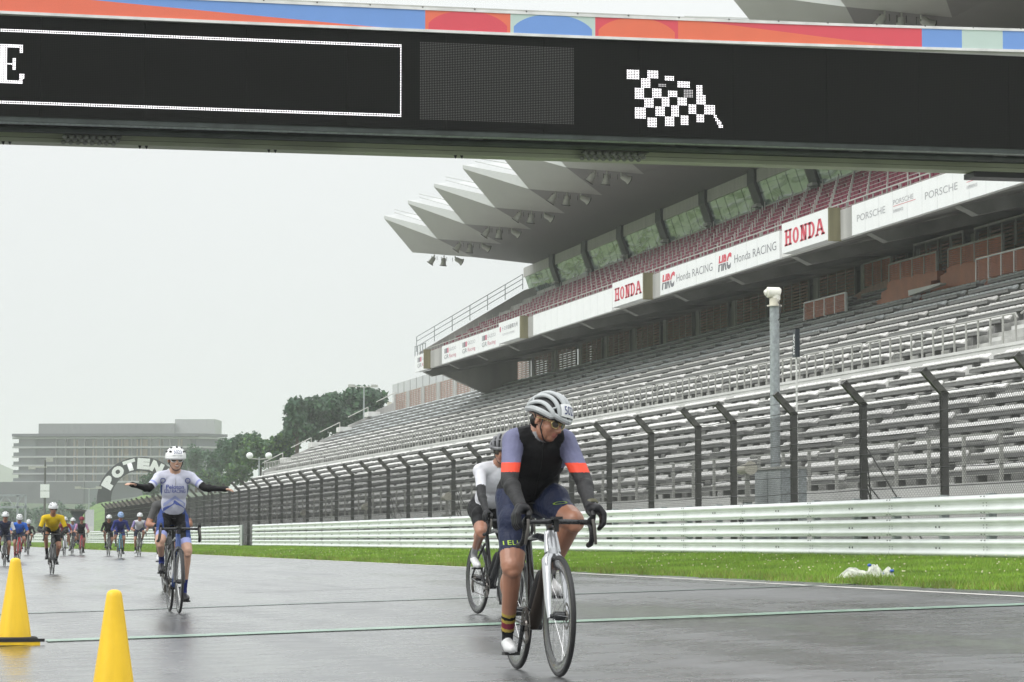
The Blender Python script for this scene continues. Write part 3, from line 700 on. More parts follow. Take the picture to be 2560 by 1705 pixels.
pier = MB().prism([(-.55, 0, 1.80), (-.55, 0, 1.12), (-.12, 0, -.05), (-.12, 0, -.45), (.3, 0, -.45), (.3, 0, 1.8)], (0, 1.12, 0)).mesh('pier', pier_dark)
corb = MB().box(-.34, -.05, 0.05, .8, -.05, .10).mesh('corbel', concrete)
for y in np.arange(174, DY0, -8.5):
    link('pier', pier, GS, (42.4 - 34, y - 130, 17.32 - .45)); link('corbel', corb, GS, (42.4 - .05 - 34, y - 130, 17.30 - .45))
    for k in range(5): link('glass_pane', pane, GS, (42.42 - 34, y - 8.5 + 1.12 + k * 1.476 - 130, 17.30 - .45))
for k in range(5): link('glass_pane', pane, GS, (42.42 - 34, 175.14 + k * 1.52 - 130, 17.30 - .45))
# --- roof: one pointed folded bay per 8.5 m
soffit = mat('soffit', (.46, .455, .44), .6, var=.04, scale=.5); roof_white = mat('roof_white', (.50, .51, .50), .5, var=.03); soffit_in = mat('soffit_shaded', (.25, .24, .24), .65, var=.05, scale=.5)  # inner soffit is a darker copy, shade near the suites put into its colour
def zc(Y): return 19.68 + .42 * max(0, (150 - Y)) / 54      # the eaves climb slightly towards the near end
floods = mat('flood_grey', (.48, .48, .44), .45, metal=.3); flood_dark = mat('flood_dark', (.05, .05, .045), .5)
fl = MB(); fl.tube([(0, 0, 0), (0, .0, -.16)], .035, 8); fl.ring((0, 0, -.27), (0, 1, 0), .18, .02, n=10, k=4, arc=(0, math.pi))
def flood_mesh(tilt):
    b = MB(); b.tube([(0, 0, 0), (0, 0, -.14)], .04, 8); d = Vector(tilt).normalized(); c = Vector((0, 0, -.16))
    b.tube([c + d * .0, c + d * .1, c + d * .34, c + d * .46, c + d * .50], [.10, .155, .17, .20, .235], 14)
    b.mi(1).tube([c + d * .50, c + d * .54], .245, 14); b.box(-.19, -.17, -.03, .03, -.36, -.10).box(.17, .19, -.03, .03, -.36, -.10)
    return b.mesh('floodlight', [floods, flood_dark], smooth=True)
fms = [flood_mesh((-.55, .25, -.85)), flood_mesh((-.08, .2, -1)), flood_mesh((.75, .1, -.35))]
k = 0; Yk = 180.4
while Yk > 66:
    Yn = Yk - 8.5; c0, c1 = zc(Yk), zc(Yn)
    T, Tt, Cc, B_, Cn, Cnt, Bn = (32, Yk, c0 + 2.19), (32, Yk, c0 + 2.40), (33.9, Yk, c0), (38, Yk, c0 - .22), (33.9, Yn, c1), (33.9, Yn, c1 + .62), (38, Yn, c1 - .22)
    b = MB(); b.mi(0); b.add([T, Cc, Cn, B_], [(0, 1, 2), (1, 3, 2)])
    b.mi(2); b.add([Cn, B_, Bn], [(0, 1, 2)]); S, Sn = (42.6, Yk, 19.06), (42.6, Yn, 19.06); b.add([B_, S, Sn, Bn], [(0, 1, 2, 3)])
    b.mi(1); b.add([T, Tt, Cnt, Cn], [(0, 1, 2, 3)]); E_, En = (50, Yk, c0 + 3.2), (50, Yn, c1 + 3.2); b.add([Tt, E_, En, Cnt], [(0, 1, 2, 3)])
    b.add([T, Tt, E_, (50, Yk, 19.0), S, B_, Cc], [tuple(range(7))]); b.add([Cn, Cnt, En, (50, Yn, 19.0), Sn, Bn], [tuple(range(6))[::-1]])
    ob = gs(b, 'roof_bay', [soffit, roof_white, soffit_in])
    for p in ob.data.polygons: p.use_smooth = p.material_index == 0
    b = MB(); b.tube([(32.6, Yk - .6, c0 + 2.75), (33.9, Yn + .6, c1 + 1.3)], .03, 5); b.tube([(32.6, Yk - .6, c0 + 2.55), (33.9, Yn + .6, c1 + .95)], .03, 5); gs(b, 'roof_rail', roof_white)
    for j, xx in enumerate((35.35, 36.0, 36.75)): link('floodlight', fms[j], GS, (xx - 34, Yk - .1 - 130, c0 - .22 * (xx - 33.9) / 4.1 - .04 - .45))
    Yk = Yn; k += 1
# end edge of the near bays and the stepped outer wall on the far side of the lower tier
b = MB(); st = thing('stand_end_wall', 'stepped concrete end wall with landings at the far end of the seats', 'wall', (34, 233, .45))
for i in range(5):
    x0, x1 = 31 + i * 2.4, 33.4 + i * 2.4; z0 = 6.3 + i * 1.3
    MB().prism([(x0, 232.2, .5), (x0, 232.2, z0 + .2), (x0 + 1.7, 232.2, z0 + .95), (x1, 232.2, z0 + .95), (x1, 232.2, .5)], (0, .35, 0)).build('wall_step', concrete, st, world=True)
    MB().box(x0 + 1.6, x1 + .2, 231.6, 233.6, z0 + .95, z0 + 1.35).build('landing', wall_white, st, world=True)
    bb = MB(); bb.tube([(x0, 232.4, z0 + .9), (x0 + 1.7, 232.4, z0 + 1.75)], .04, 5); bb.tube([(x0 + 1.7, 232.4, z0 + 1.75), (x0 + 1.7, 232.4, z0 + .9)], .04, 5); bb.build('handrail', steel_light, st, world=True)
# ------------------------------------------------------------------ gantry bridge with the LED screen
BY = 45.0
BR = thing('gantry_bridge', 'wide track bridge carrying a black LED screen below a coloured banner', 'gantry', (10, BY, 0))
def br(b, name, m, **k): return b.build(name, m, BR, world=True, **k)
led_black, t_, pb = new_mat('led_black')
tcn = t_.nodes.new('ShaderNodeTexCoord'); mpn = t_.nodes.new('ShaderNodeMapping'); t_.links.new(tcn.outputs['Object'], mpn.inputs[0])
sepn = t_.nodes.new('ShaderNodeSeparateXYZ'); t_.links.new(mpn.outputs[0], sepn.inputs[0])
def wave(sock, sc):
    m1 = t_.nodes.new('ShaderNodeMath'); m1.operation = 'MULTIPLY'; m1.inputs[1].default_value = sc; t_.links.new(sock, m1.inputs[0])
    m2 = t_.nodes.new('ShaderNodeMath'); m2.operation = 'SINE'; t_.links.new(m1.outputs[0], m2.inputs[0]); return m2.outputs[0]
wa = wave(sepn.outputs['Z'], 2 * math.pi / .0276); wb = wave(sepn.outputs['X'], 2 * math.pi / .0276)
mm = t_.nodes.new('ShaderNodeMath'); mm.operation = 'ADD'; t_.links.new(wa, mm.inputs[0]); t_.links.new(wb, mm.inputs[1])
mrn = t_.nodes.new('ShaderNodeMapRange'); mrn.inputs[1].default_value = -2; mrn.inputs[2].default_value = 2; t_.links.new(mm.outputs[0], mrn.inputs[0])
mx_ = t_.nodes.new('ShaderNodeMix'); mx_.data_type = 'RGBA'; mx_.inputs[6].default_value = (.003, .003, .003, 1); mx_.inputs[7].default_value = (.013, .0135, .012, 1)
t_.links.new(mrn.outputs[0], mx_.inputs[0]); t_.links.new(mx_.outputs[2], pb.inputs['Base Color']); pb.inputs['Roughness'].default_value = .75; pb.inputs['Specular IOR Level'].default_value = .1
frame_dark = mat('bridge_steel', (.045, .055, .052), .5, metal=.2, var=.3); beam_beige = mat('beam_beige', (.36, .375, .29), .5, var=.2, scale=.7, streak=False)
def sag(b, X0, X1, z, f, n=30):
    pass
SZ0, SZ1 = 7.55, 9.17
# screen cabinets side by side
cw = 1.656
x = -9.2
cabm = MB().box(0, cw - .004, 0, .25, 0, SZ1 - SZ0).mesh('screen_cabinet', led_black)
while x < 25: link('screen_cabinet', cabm, BR, (x - 10, 0, SZ0)); x += cw
def zt_(X): return 9.17 + .07 * abs((X - 10) / 9.2) ** 2 * (1 if X > 10 else .35)
# banner with its white edge trims
trim = mat('trim_white', (.78, .77, .77), .4); inks = dict(o=srgb(240, 118, 92), b=srgb(118, 158, 224), r=srgb(226, 84, 98), m=srgb(196, 214, 208), c=srgb(246, 118, 88))
ink = {k: mat('banner_' + k, [min(.85, c * 1.0) for c in v], .5, var=.015) for k, v in inks.items()}
def bx(px): return atY(px, 80, BY).x
def seg(X0, X1, n=24):
    return [X0 + (X1 - X0) * i / n for i in range(n + 1)]
H0 = .045; BH = .32
def strip(X0, X1, lo, hi, m, name, y=-.03, th=.02, z=None):
    """a ribbon between heights lo(u) and hi(u) above the screen top, u in 0..1"""
    b = MB(); xs = seg(X0, X1)
    for a, c in zip(xs, xs[1:]):
        u0, u1 = (a - X0) / (X1 - X0), (c - X0) / (X1 - X0); z0, z1 = zt_(a), zt_(c)
        l0, l1, h0, h1 = lo(u0), lo(u1), hi(u0), hi(u1)
        if h0 - l0 < 1e-4 and h1 - l1 < 1e-4: continue
        b.add([(a, BY + y, z0 + l0), (c, BY + y, z1 + l1), (c, BY + y, z1 + h1), (a, BY + y, z0 + h0), (a, BY + y + th, z0 + l0), (c, BY + y + th, z1 + l1), (c, BY + y + th, z1 + h1), (a, BY + y + th, z0 + h0)],
              [(0, 1, 2, 3), (7, 6, 5, 4), (0, 4, 5, 1), (3, 2, 6, 7), (0, 3, 7, 4), (1, 5, 6, 2)])
    br(b, name, m)
k0 = lambda v: (lambda u: v)
strip(-9.2, 25.7, k0(0), k0(H0), trim, 'trim', y=-.045, th=.07); strip(-9.2, 25.7, k0(H0 + BH), k0(H0 + BH + .045), trim, 'trim', y=-.045, th=.07)
L0, Lh = k0(H0), k0(H0 + BH)
P_ = [bx(v) for v in (0, 1062, 1275, 1487, 1694, 2303, 2403, 2505)]
Xa = -9.2
strip(Xa, P_[0], L0, Lh, ink['o'], 'banner_panel')
mid = lambda u: H0 + BH * max(0, min(1, (1.0 - u * 1.12)))
strip(P_[0], P_[1], L0, mid, ink['o'], 'banner_panel'); strip(P_[0], P_[1], mid, Lh, ink['b'], 'banner_panel')
def circle_panel(X0, X1, base, disc, up):
    strip(X0, X1, L0, Lh, ink[base], 'banner_panel')
    w = X1 - X0; arc = lambda u: H0 + max(0, min(BH - .006, math.sqrt(max(0, .25 - (u - .5) ** 2)) * 2 * BH * 1.02 * 1.15 - BH * .12))
    strip(X0 + .04 * w, X1 - .04 * w, L0, lambda u: arc(.04 + .92 * u), ink[disc], 'banner_panel', y=-.034, th=.004)
circle_panel(P_[1], P_[2], 'o', 'r', 0); circle_panel(P_[2], P_[3], 'm', 'b', 0); circle_panel(P_[3], P_[4], 'r', 'c', 0)
mid2 = lambda u: H0 + BH * max(0, min(1, 1.12 - u * 1.25))
strip(P_[4], P_[5], L0, mid2, ink['c'], 'banner_panel'); strip(P_[4], P_[5], mid2, Lh, ink['r'], 'banner_panel')
strip(P_[5], P_[6], L0, Lh, ink['b'], 'banner_panel'); strip(P_[6], P_[7], L0, Lh, ink['m'], 'banner_panel'); strip(P_[7], 25.7, L0, Lh, ink['b'], 'banner_panel')
br(MB().box(-9.2, 25.7, BY + .02, BY + .12, 9.15, 9.62), 'banner_backing', steel_light)
b = MB()
for i in range(40): X = -9 + i * .88; b.box(X, X + .02, BY - .05, BY + .02, zt_(X) + .40, zt_(X) + .425)
br(b, 'clip', steel_dark)
for px in (590, 655): X = bx(px) - 1.1; br(MB().box(X, X + .34, BY + .3, BY + .6, 9.60, 9.72), 'roof_unit', cream_m)
# lit diodes
def dots(rects, name, m, r=.0108, pitch=.0276, y=-.004):
    b = MB(); cx = {}
    for (xa, xb_, za, zb) in rects:
        i0, i1 = math.ceil(xa / pitch), math.floor(xb_ / pitch); j0, j1 = math.ceil(za / pitch), math.floor(zb / pitch)
        for i in range(i0, i1 + 1):
            for j in range(j0, j1 + 1):
                if (i, j) in cx: continue
                cx[(i, j)] = 1; X, Z = i * pitch, j * pitch
                b.add([(X + r * math.cos(a), BY + y, Z + r * math.sin(a)) for a in [k * math.pi / 3 for k in range(6)]], [tuple(range(6))])
    br(b, name, m, kind='stuff')
lit = emit('led_white', (1, .97, .99), 2.6); dim = emit('led_dim', (.85, .85, .8), .10); dim2 = emit('led_half', (1, .97, .99), .9)
def zr(px, py): p = atY(px, py, BY); return p.x, p.z
xr, zt1 = zr(1005, 115); zb1 = zr(1005, 288)[1]; zt0 = zr(0, 73)[1]; zb0 = zr(0, 253)[1]
dots([(1.0, xr, zt1 - .026, zt1 + .026), (1.0, xr, zb1 - .026, zb1 + .026), (xr - .045, xr, zb1, zt1)], 'lit_diodes', lit, r=.0092)
ex, ez = zr(0, 217)[0] + .02, zb1 + .30; es = .0276
E_ = [(-.15, .56, 0, 1.5), (-.15, .56, 20.5, 22), (3.0, 6.0, 0, 22)]
dots([(ex - .1, ex + .10, ez, ez + .62), (ex - .2, ex + .33, ez, ez + .05), (ex - .2, ex + .33, ez + .57, ez + .62), (ex, ex + .22, ez + .29, ez + .34), (ex + .17, ex + .22, ez + .22, ez + .42),
      (ex + .27, ex + .33, ez, ez + .13), (ex + .29, ex + .36, ez + .09, ez + .16), (ex + .27, ex + .33, ez + .49, ez + .62)], 'lit_diodes', lit, r=.0105)
cells = [(558, 612, 315, 355), (652, 700, 320, 355), (730, 768, 345, 365), (785, 840, 368, 395), (872, 902, 385, 430), (622, 662, 358, 398), (745, 785, 408, 440),
         (590, 635, 398, 445), (668, 710, 398, 440), (635, 680, 442, 488), (712, 752, 440, 482), (788, 828, 440, 478), (872, 912, 432, 472), (594, 643, 490, 540), (683, 728, 482, 528),
         (754, 795, 480, 525), (832, 872, 475, 515), (905, 953, 475, 515), (650, 695, 530, 577), (728, 770, 528, 570), (797, 838, 525, 567), (872, 905, 518, 557)]
rc = []
for x0, x1, y0, y1 in cells:
    a = atY(1260 + x0 / 1.8115, y1 / 1.8115, BY); c = atY(1260 + x1 / 1.8115, y0 / 1.8115, BY); rc.append((a.x, c.x, a.z, c.z))
for k in range(5):
    a = atY(1260 + (948 + k * 6) / 1.8115, (530 + k * 10) / 1.8115, BY); rc.append((a.x, a.x + .07, a.z - .03, a.z + .03))
dots(rc, 'lit_diodes', lit, r=.0098)
a = atY(1260 + 700 / 1.8115, 395 / 1.8115, BY); dots([(a.x, a.x + .12, a.z, a.z + .07), (a.x + .45, a.x + .6, a.z - .16, a.z - .02)], 'half_lit_diodes', dim2, r=.009)
a, c = atY(1047, 300, BY), atY(1433, 120, BY); dots([(a.x, c.x, a.z, c.z)], 'dim_diodes', dim, r=.008)
# underside: dark pipes, brackets, pale beam
br(MB().box(-9.2, 25.7, BY + .02, BY + .3, 7.47, 7.56), 'lower_frame', frame_dark)
br(MB().tube([(-9.2, BY + .1, 7.46), (25.7, BY + .1, 7.50)], .035, 8), 'pipe', steel_galv)
br(MB().tube([(-9.2, BY + .6, 7.43), (25.7, BY + .6, 7.47)], .06, 8), 'pipe', frame_dark)
br(MB().box(-9.2, 25.7, BY + .3, BY + 2.6, 7.66, 9.5), 'bridge_deck', frame_dark)
# pale beam below
BB = BY + 1.25
z0, z1 = atY(1253, 391, BB).z, atY(1253, 369, BB).z
br(MB().box(-9.2, 25.7, BB, BB + .4, z0, z1), 'lower_beam', beam_beige)
br(MB().box(-9.2, 25.7, BB - .005, BB - .001, z0 + (z1 - z0) * .46, z0 + (z1 - z0) * .5), 'beam_groove', frame_dark)
br(MB().box(-9.2, 25.7, BB + .01, BB + .39, z1, z1 + .35), 'beam_web', frame_dark)
for px in (40, 380, 700, 1190, 1670, 2140, 2500):
    X = atY(px, 360, BY + .5).x
    br(MB().box(X - .12, X + .12, BY + .12, BY + 1.24, z1 + .02, z1 + .07).box(X - .10, X - .07, BY + .12, BY + 1.2, z1 + .07, z1 + .22).box(X + .07, X + .10, BY + .12, BY + 1.2, z1 + .07, z1 + .22), 'bracket', steel_dark)
for px in (8, 350, 673, 1140):
    X = atY(px, 375, BB).x
    for d in (0, .11): br(MB().tube([(X + d, BB + .05, z0 + .01), (X + d, BB + .02, z0 - .055)], [.035, .006], 6), 'bird_spike', black)
# clusters of small lamp heads under the beam
for pa, pc, n in ((158, 300, 8), (1452, 1610, 9)):
    Xa_, Xb_ = atY(pa, 380, BB).x, atY(pc, 380, BB).x
    lt = MB()
    for i in range(n):
        for j in range(3): lt.ell((Xa_ + (Xb_ - Xa_) * (i + .5 * (j % 2)) / n, BB - .09 - .10 * j, z0 + .0 + .035 * j), (.045, .05, .04), nu=8, nv=5)
    br(lt, 'lamp_cluster', grey_mid); br(MB().box(Xa_, Xb_, BB - .34, BB, z0 + .09, z0 + .11), 'lamp_tray', steel_dark)
X = atY(2436, 430, BB).x; br(MB().box(X, X + 3.2, BB + .02, BB + .5, z0 - .10, z0 - .003), 'service_box', black)
br(MB().box(20.9, 22.0, BY, BY + 2, .45, 7.7), 'pier', concrete); br(MB().box(-9.2, -8.0, BY, BY + 2, -.4, 7.7), 'pier', concrete)
# ------------------------------------------------------------------ trees, hills, hotel, arch, far kit
leaf1 = leafm('leaf_dark', (.045, .10, .055), .25, .4); leaf2 = leafm('leaf_mid', (.065, .14, .065), .3, .4); leaf3 = leafm('leaf_light', (.09, .18, .04), .3, .35); bark = mat('bark', (.06, .045, .035), .9)
hill_m = mat('hill_wood', (.045, .075, .03), .9, var=.4, scale=.03, bump=.5, bscale=.2)
def tree(px, ytop, ybase, hw, Y, label, leaf=None, n=3200, shape='round', lobes=9, ls=None, group=None):
    base = atY(px, ybase, Y); top = atY(px, ytop, Y); H = top.z - base.z; Rw = hw * Y / FPX * 1.03
    t = thing('broadleaf_tree' if shape == 'round' else 'conifer_tree', label, 'tree', base, group=group)
    rs = random.Random(int(px * 7 + Y)); tb = MB()
    tb.tube([(0, 0, -1), (.1 * Rw * .3, 0, H * .35), (0, .1, H * .8)], [H * .035, H * .025, H * .008], 7)
    L = []
    for i in range(lobes):
        if shape == 'round':
            a = rs.uniform(0, 6.28); q = rs.uniform(.15, .82); zz = rs.uniform(.34, .84); w = Rw * q * math.sqrt(max(.1, 1 - ((zz - .5) / .55) ** 2))
            c = Vector((math.cos(a) * w, math.sin(a) * w * .8, zz * H)); r = Vector((Rw * rs.uniform(.26, .46), Rw * rs.uniform(.26, .42), H * rs.uniform(.12, .2)))
        else:
            zz = .18 + .8 * i / lobes; w = Rw * (1.05 - zz); a = rs.uniform(0, 6.28)
            c = Vector((math.cos(a) * w * .3, math.sin(a) * w * .3, zz * H)); r = Vector((w * rs.uniform(.8, 1.1), w * .9, H * .07))
        L.append((c, r)); tb.tube([(0, 0, c.z * .6), c * .6 + Vector((0, 0, c.z * .35)), c], [H * .012, H * .007, H * .003], 5)
    if shape == 'round': L.append((Vector((0, 0, H * .55)), Vector((Rw * .62, Rw * .55, H * .33))))
    tb.build('trunk', bark, t)
    ls = ls or Rw * .085; N = n
    vol = np.array([r.x * r.y * r.z for c, r in L]) ** .66; vol /= vol.sum(); idx = rng.choice(len(L), N, p=vol)
    cc = np.array([tuple(c) for c, r in L])[idx]; rr = np.array([tuple(r) for c, r in L])[idx]
    d = rng.normal(size=(N, 3)); d /= np.linalg.norm(d, axis=1)[:, None]; rad = rng.uniform(.62, 1.08, N)[:, None]
    p = cc + d * rr * rad; nrm = d * .6 + rng.normal(size=(N, 3)) * .6 + np.array([0, 0, .35]); nrm /= np.linalg.norm(nrm, axis=1)[:, None]
    a = np.cross(nrm, rng.normal(size=(N, 3))); a /= np.linalg.norm(a, axis=1)[:, None]; b_ = np.cross(nrm, a)
    s = ls * rng.uniform(.5, 1.3, N)[:, None]
    v = np.stack([p - a * s, p - b_ * s * .6, p + a * s, p + b_ * s * .6], 1)
    me = bpy.data.meshes.new('crown'); me.vertices.add(N * 4); me.vertices.foreach_set('co', v.ravel())
    me.loops.add(N * 4); me.polygons.add(N); me.loops.foreach_set('vertex_index', np.arange(N * 4, dtype=np.int32))
    me.polygons.foreach_set('loop_start', np.arange(0, N * 4, 4, dtype=np.int32)); me.polygons.foreach_set('loop_total', np.full(N, 4, dtype=np.int32))
    mats = leaf or (leaf1, leaf2)
    for mm in mats: me.materials.append(mm)
    me.polygons.foreach_set('material_index', (rng.random(N) < .4).astype(np.int32) * (len(mats) - 1)); me.update(calc_edges=True)
    link('crown', me, t)
    return t
G1 = 'trees behind the far end of the grandstand'
tree(885, 962, 1120, 92, 300, 'tallest rounded tree behind the end of the grandstand', n=9000, lobes=22, group=G1)
tree(795, 985, 1130, 78, 290, 'dense dark tree left of the tallest tree behind the stand', n=7500, lobes=18, group=G1)
tree(742, 975, 1135, 36, 282, 'gappy tree with open branches at the left edge of the tall clump', n=1500, lobes=9, ls=.28, group=G1)
tree(705, 1072, 1185, 60, 285, 'lower bushy tree below the tall clump by the stand steps', (leaf1, leaf3), n=3500, lobes=12, group=G1)
tree(650, 1085, 1195, 66, 300, 'light green bushy tree behind the twin globe lamp', (leaf2, leaf3), n=5000, lobes=12, group=G1)
tree(606, 1066, 1195, 50, 330, 'pointed dark tree standing right of the hotel', n=2600, lobes=10, group=G1)
tree(568, 1085, 1200, 44, 345, 'second dark tree just right of the hotel', n=2400, lobes=10, group=G1)
G2 = 'trees below the hotel'
tree(538, 1120, 1215, 42, 380, 'tree below the right corner of the hotel', n=2600, group=G2)
tree(490, 1110, 1215, 34, 420, 'round tree in front of the right half of the hotel', (leaf1, leaf2), n=2000, group=G2)
tree(452, 1122, 1215, 26, 440, 'small peaked tree above the rider with spread arms', n=1500, group=G2)
tree(520, 1165, 1240, 60, 360, 'wide low tree above the far debris fence', (leaf1, leaf3), n=2600, group=G2)
tree(440, 1180, 1250, 45, 380, 'low tree behind the spread-arm rider', n=1600, group=G2)
tree(384, 1175, 1255, 34, 400, 'low tree inside the dark arch', n=1500, group=G2)
tree(600, 1150, 1230, 50, 320, 'leafy tree by the fence below the twin globe lamp', (leaf2, leaf3), n=2600, group=G2)
G3 = 'hazy trees at the far left end of the track'
for i, (px, yt, hw, Y) in enumerate([(10, 1248, 40, 520), (62, 1258, 34, 500), (105, 1252, 36, 540), (150, 1246, 38, 560), (196, 1250, 32, 520), (232, 1240, 26, 480)]):
    tree(px, yt, 1352, hw, Y, ['hazy tree at the left edge behind the steel gantry', 'hazy tree right of the steel gantry', 'hazy tree behind the dark loudspeaker pole', 'hazy tree above the yellow-shirted rider',
        'hazy tree behind the marshal hut', 'hazy tree beside the left foot of the arch'][i], n=1500, group=G3)
# distant hills
def hill(name, pts, Y, depth):
    b = MB(); w = [atY(px, py, Y) for px, py in pts]; n = len(w); K = 8
    for k in range(K + 1):
        f = k / K
        for p in w: b.v.append((p.x * (1 - .0 * f), Y + depth * f, .4 + (p.z - .4) * math.sin(math.pi * (.06 + .44 * f)) + noise.noise(Vector((p.x * .02, f * 4, 3))) * 4 * f))
    for k in range(K):
        for i in range(n - 1): a = k * n + i; b.f.append((a, a + 1, a + 1 + n, a + n)); b.m.append(0)
    b.build(name, hill_m, smooth=True, kind='structure')
hill('hills', [(-900, 1090), (-500, 1075), (-200, 1100), (-60, 1115), (0, 1122), (25, 1128), (48, 1140), (75, 1152), (140, 1180), (260, 1210), (420, 1225), (620, 1240)], 2250, 300)
hill('hills', [(-1500, 1180), (-700, 1200), (-200, 1225), (0, 1235), (120, 1245), (260, 1250), (500, 1230), (800, 1200), (1200, 1200)], 720, 120)
# green mound behind the far fence
mound_m = leafm('mound_grass', (.11, .21, .03), .2, .35)
b = MB(); c0 = atY(335, 1350, 330); nx, ny = 26, 14
for j in range(ny + 1):
    for i in range(nx + 1):
        u, v = i / nx * 2 - 1, j / ny * 2 - 1; h = max(0, 1 - u * u) ** .8 * max(0, 1 - v * v)
        b.v.append((c0.x + u * 9.5 + v * 3, 330 + v * 62, .35 + 6.3 * h * (.85 + .15 * noise.noise(Vector((u * 3, v * 3, 0))))))
for j in range(ny):
    for i in range(nx): a = j * (nx + 1) + i; b.f.append((a, a + 1, a + nx + 2, a + nx + 1)); b.m.append(0)
b.build('grass_mound', mound_m, smooth=True, kind='structure')
for k, (px, py, s) in enumerate(((300, 1262, 1.0), (335, 1258, 1.4), (268, 1280, .8))):
    p = atY(px, py, 300)
    pass
# hotel
hot_wall = mat('hotel_wall', (.045, .055, .072), .7, var=.06, scale=.1); hot_slab = mat('hotel_slab', (.32, .33, .335), .7); hot_wall2 = mat('hotel_partition', (.20, .20, .20), .7); hot_dark = mat('hotel_dark', (.06, .065, .08), .7); hot_pod = mat('hotel_podium', (.06, .065, .075), .7)
hot_glass = mat('hotel_glass', (.05, .065, .07), .15, spec=.8); hot_room = mat('hotel_room', (.34, .25, .16), .6, var=.3, scale=.3); hot_pent = mat('hotel_penthouse', (.17, .175, .18), .7, streak=True)  # warm room colour paints the orange lights of the rooms into the windows
HY = 900
A = atY(42, 1200, HY + 12); Bp = atY(492, 1200, HY - 4); Cp = atY(560, 1200, HY + 2)
HT = thing('hotel', 'long hazy seven-storey hotel with lit balconies and a grey rooftop screen', 'hotel', (A.x, A.y, .4))
ax = (Bp - A); ax.z = 0; LHt = ax.length; ax.normalize(); nrm = Vector((ax.y, -ax.x, 0))
zA = lambda py: atY(270, py, HY).z
HM = Matrix.Translation(Vector((A.x, A.y, 0))) @ Matrix((ax, -nrm, Vector((0, 0, 1)))).transposed().to_4x4()     # local x along the facade, y inwards
def hp(name, m, *boxes):
    b = MB()
    for q in boxes: b.box(*q, M=HM)
    return b.build(name, m, HT, world=True)
U = lambda px: (px - 42) / 450 * LHt
fl_y = [1093, 1116, 1140, 1162, 1182.5, 1203]; zf = [zA(y) for y in fl_y]
hp('wall', hot_wall, (0, LHt, 2.2, 22, 0, zf[0]))
hp('roof', hot_dark, (-1.5, LHt + .5, -1.2, 22, zA(1090), zA(1083)))
hp('rooftop_screen', hot_pent, (U(88), U(430), 4, 18, zA(1084), zA(1056)))
hp('rooftop_block', hot_slab, (U(428), U(528), 6, 20, zA(1084), zA(1045)))
sl = []
for z in zf: hp('balcony_slab', hot_slab, (-1.6, LHt, -.2, 2.4, z - .35, z + .15))
hp('stair_wall', hot_dark, (U(92), U(137), 1.2, 3, zf[-1], zf[0]))
winm = MB().box(0, 2.0, 0, .15, .2, 2.4).mesh('window', hot_glass); roomm = MB().box(0, 1.5, 0, .12, .2, 2.4).mesh('window', hot_room)
for k in range(5):
    z0, z1 = zf[k + 1] + .15, zf[k] - .35; h = z1 - z0
    hp('balcony_glass', hot_glass, (-1.2, U(88), .0, .1, z0, z0 + h * .45))
    hp('window', hot_glass, (U(46), U(84), 2.0, 2.2, z0, z1))
    u = U(140)
    while u < LHt - 3:
        o = link('window', winm if int(u * 3) % 3 else roomm, HT); o.matrix_world = HM @ Matrix.Translation((u, 2.0, z0 - .1)); 
        o.parent = None; o.parent = HT; o.matrix_parent_inverse = Matrix.Translation(-Vector(HT.location))
        o2 = link('window', roomm if int(u) % 2 else winm, HT); M2 = HM @ Matrix.Translation((u + 2.1, 2.0, z0 - .1)); o2.matrix_basis = M2; o2.matrix_parent_inverse = Matrix.Translation(-Vector(HT.location)); o.matrix_basis = HM @ Matrix.Translation((u, 2.0, z0 - .1))
        MB().box(u - .35, u - .1, .6, 2.2, z0, z1, M=HM).build('balcony_partition', hot_wall2, HT, world=True); u += LHt * 12.5 / 225 * .95
# right wing turning away
ax2 = (Cp - Bp); ax2.z = 0; L2 = ax2.length; ax2.normalize(); n2 = Vector((ax2.y, -ax2.x, 0))
HM2 = Matrix.Translation(Vector((Bp.x, Bp.y, 0))) @ Matrix((ax2, -n2, Vector((0, 0, 1)))).transposed().to_4x4()
b = MB().box(0, L2, .6, 8, 0, zf[0], M=HM2); b.build('side_wing', hot_wall, HT, world=True)
b = MB().box(0, L2 + .5, -1, 8, zA(1090), zA(1083), M=HM2); b.build('roof', hot_dark, HT, world=True)
for z in zf: MB().box(0, L2 + .8, -.6, .7, z - .35, z + .15, M=HM2).build('balcony_slab', hot_slab, HT, world=True)
hp('podium', hot_pod, (U(40) - 4, U(220), -6, 1.9, 0, zA(1205)))
hp('glass_hall', hot_glass, (U(216), U(262), -5, 1.9, 0, zA(1205)))
# arch with bold letters
AY = 400
ac = atY(352, 1240, AY); sc = AY / FPX * 1.02
arch_m = mat('arch_dark', (.028, .032, .035), .5); ARC = thing('tyre_arch', 'dark tyre-shaped arch with bold white letters reading POTENZA', 'arch', (ac.x, AY, .4))
Ro, Ri = 106 * sc, 72 * sc; b = MB(); n = 36
for i in range(n):
    a0, a1 = math.pi * i / n, math.pi * (i + 1) / n
    q = [(ac.x + r * math.cos(a), AY + y, ac.z - .6 + r * math.sin(a)) for y in (0, 1.2) for a, r in ((a0, Ri), (a0, Ro), (a1, Ro), (a1, Ri))]
    b.add(q, [(0, 1, 2, 3), (7, 6, 5, 4), (1, 5, 6, 2), (0, 3, 7, 4)])
for s in (1, -1): b.box(ac.x + s * (Ri + Ro) / 2 - (Ro - Ri) / 2, ac.x + s * (Ri + Ro) / 2 + (Ro - Ri) / 2, AY, AY + 1.2, .3, ac.z - .6)
b.build('arch_body', arch_m, ARC, world=True)
rm_ = (Ri + Ro) / 2
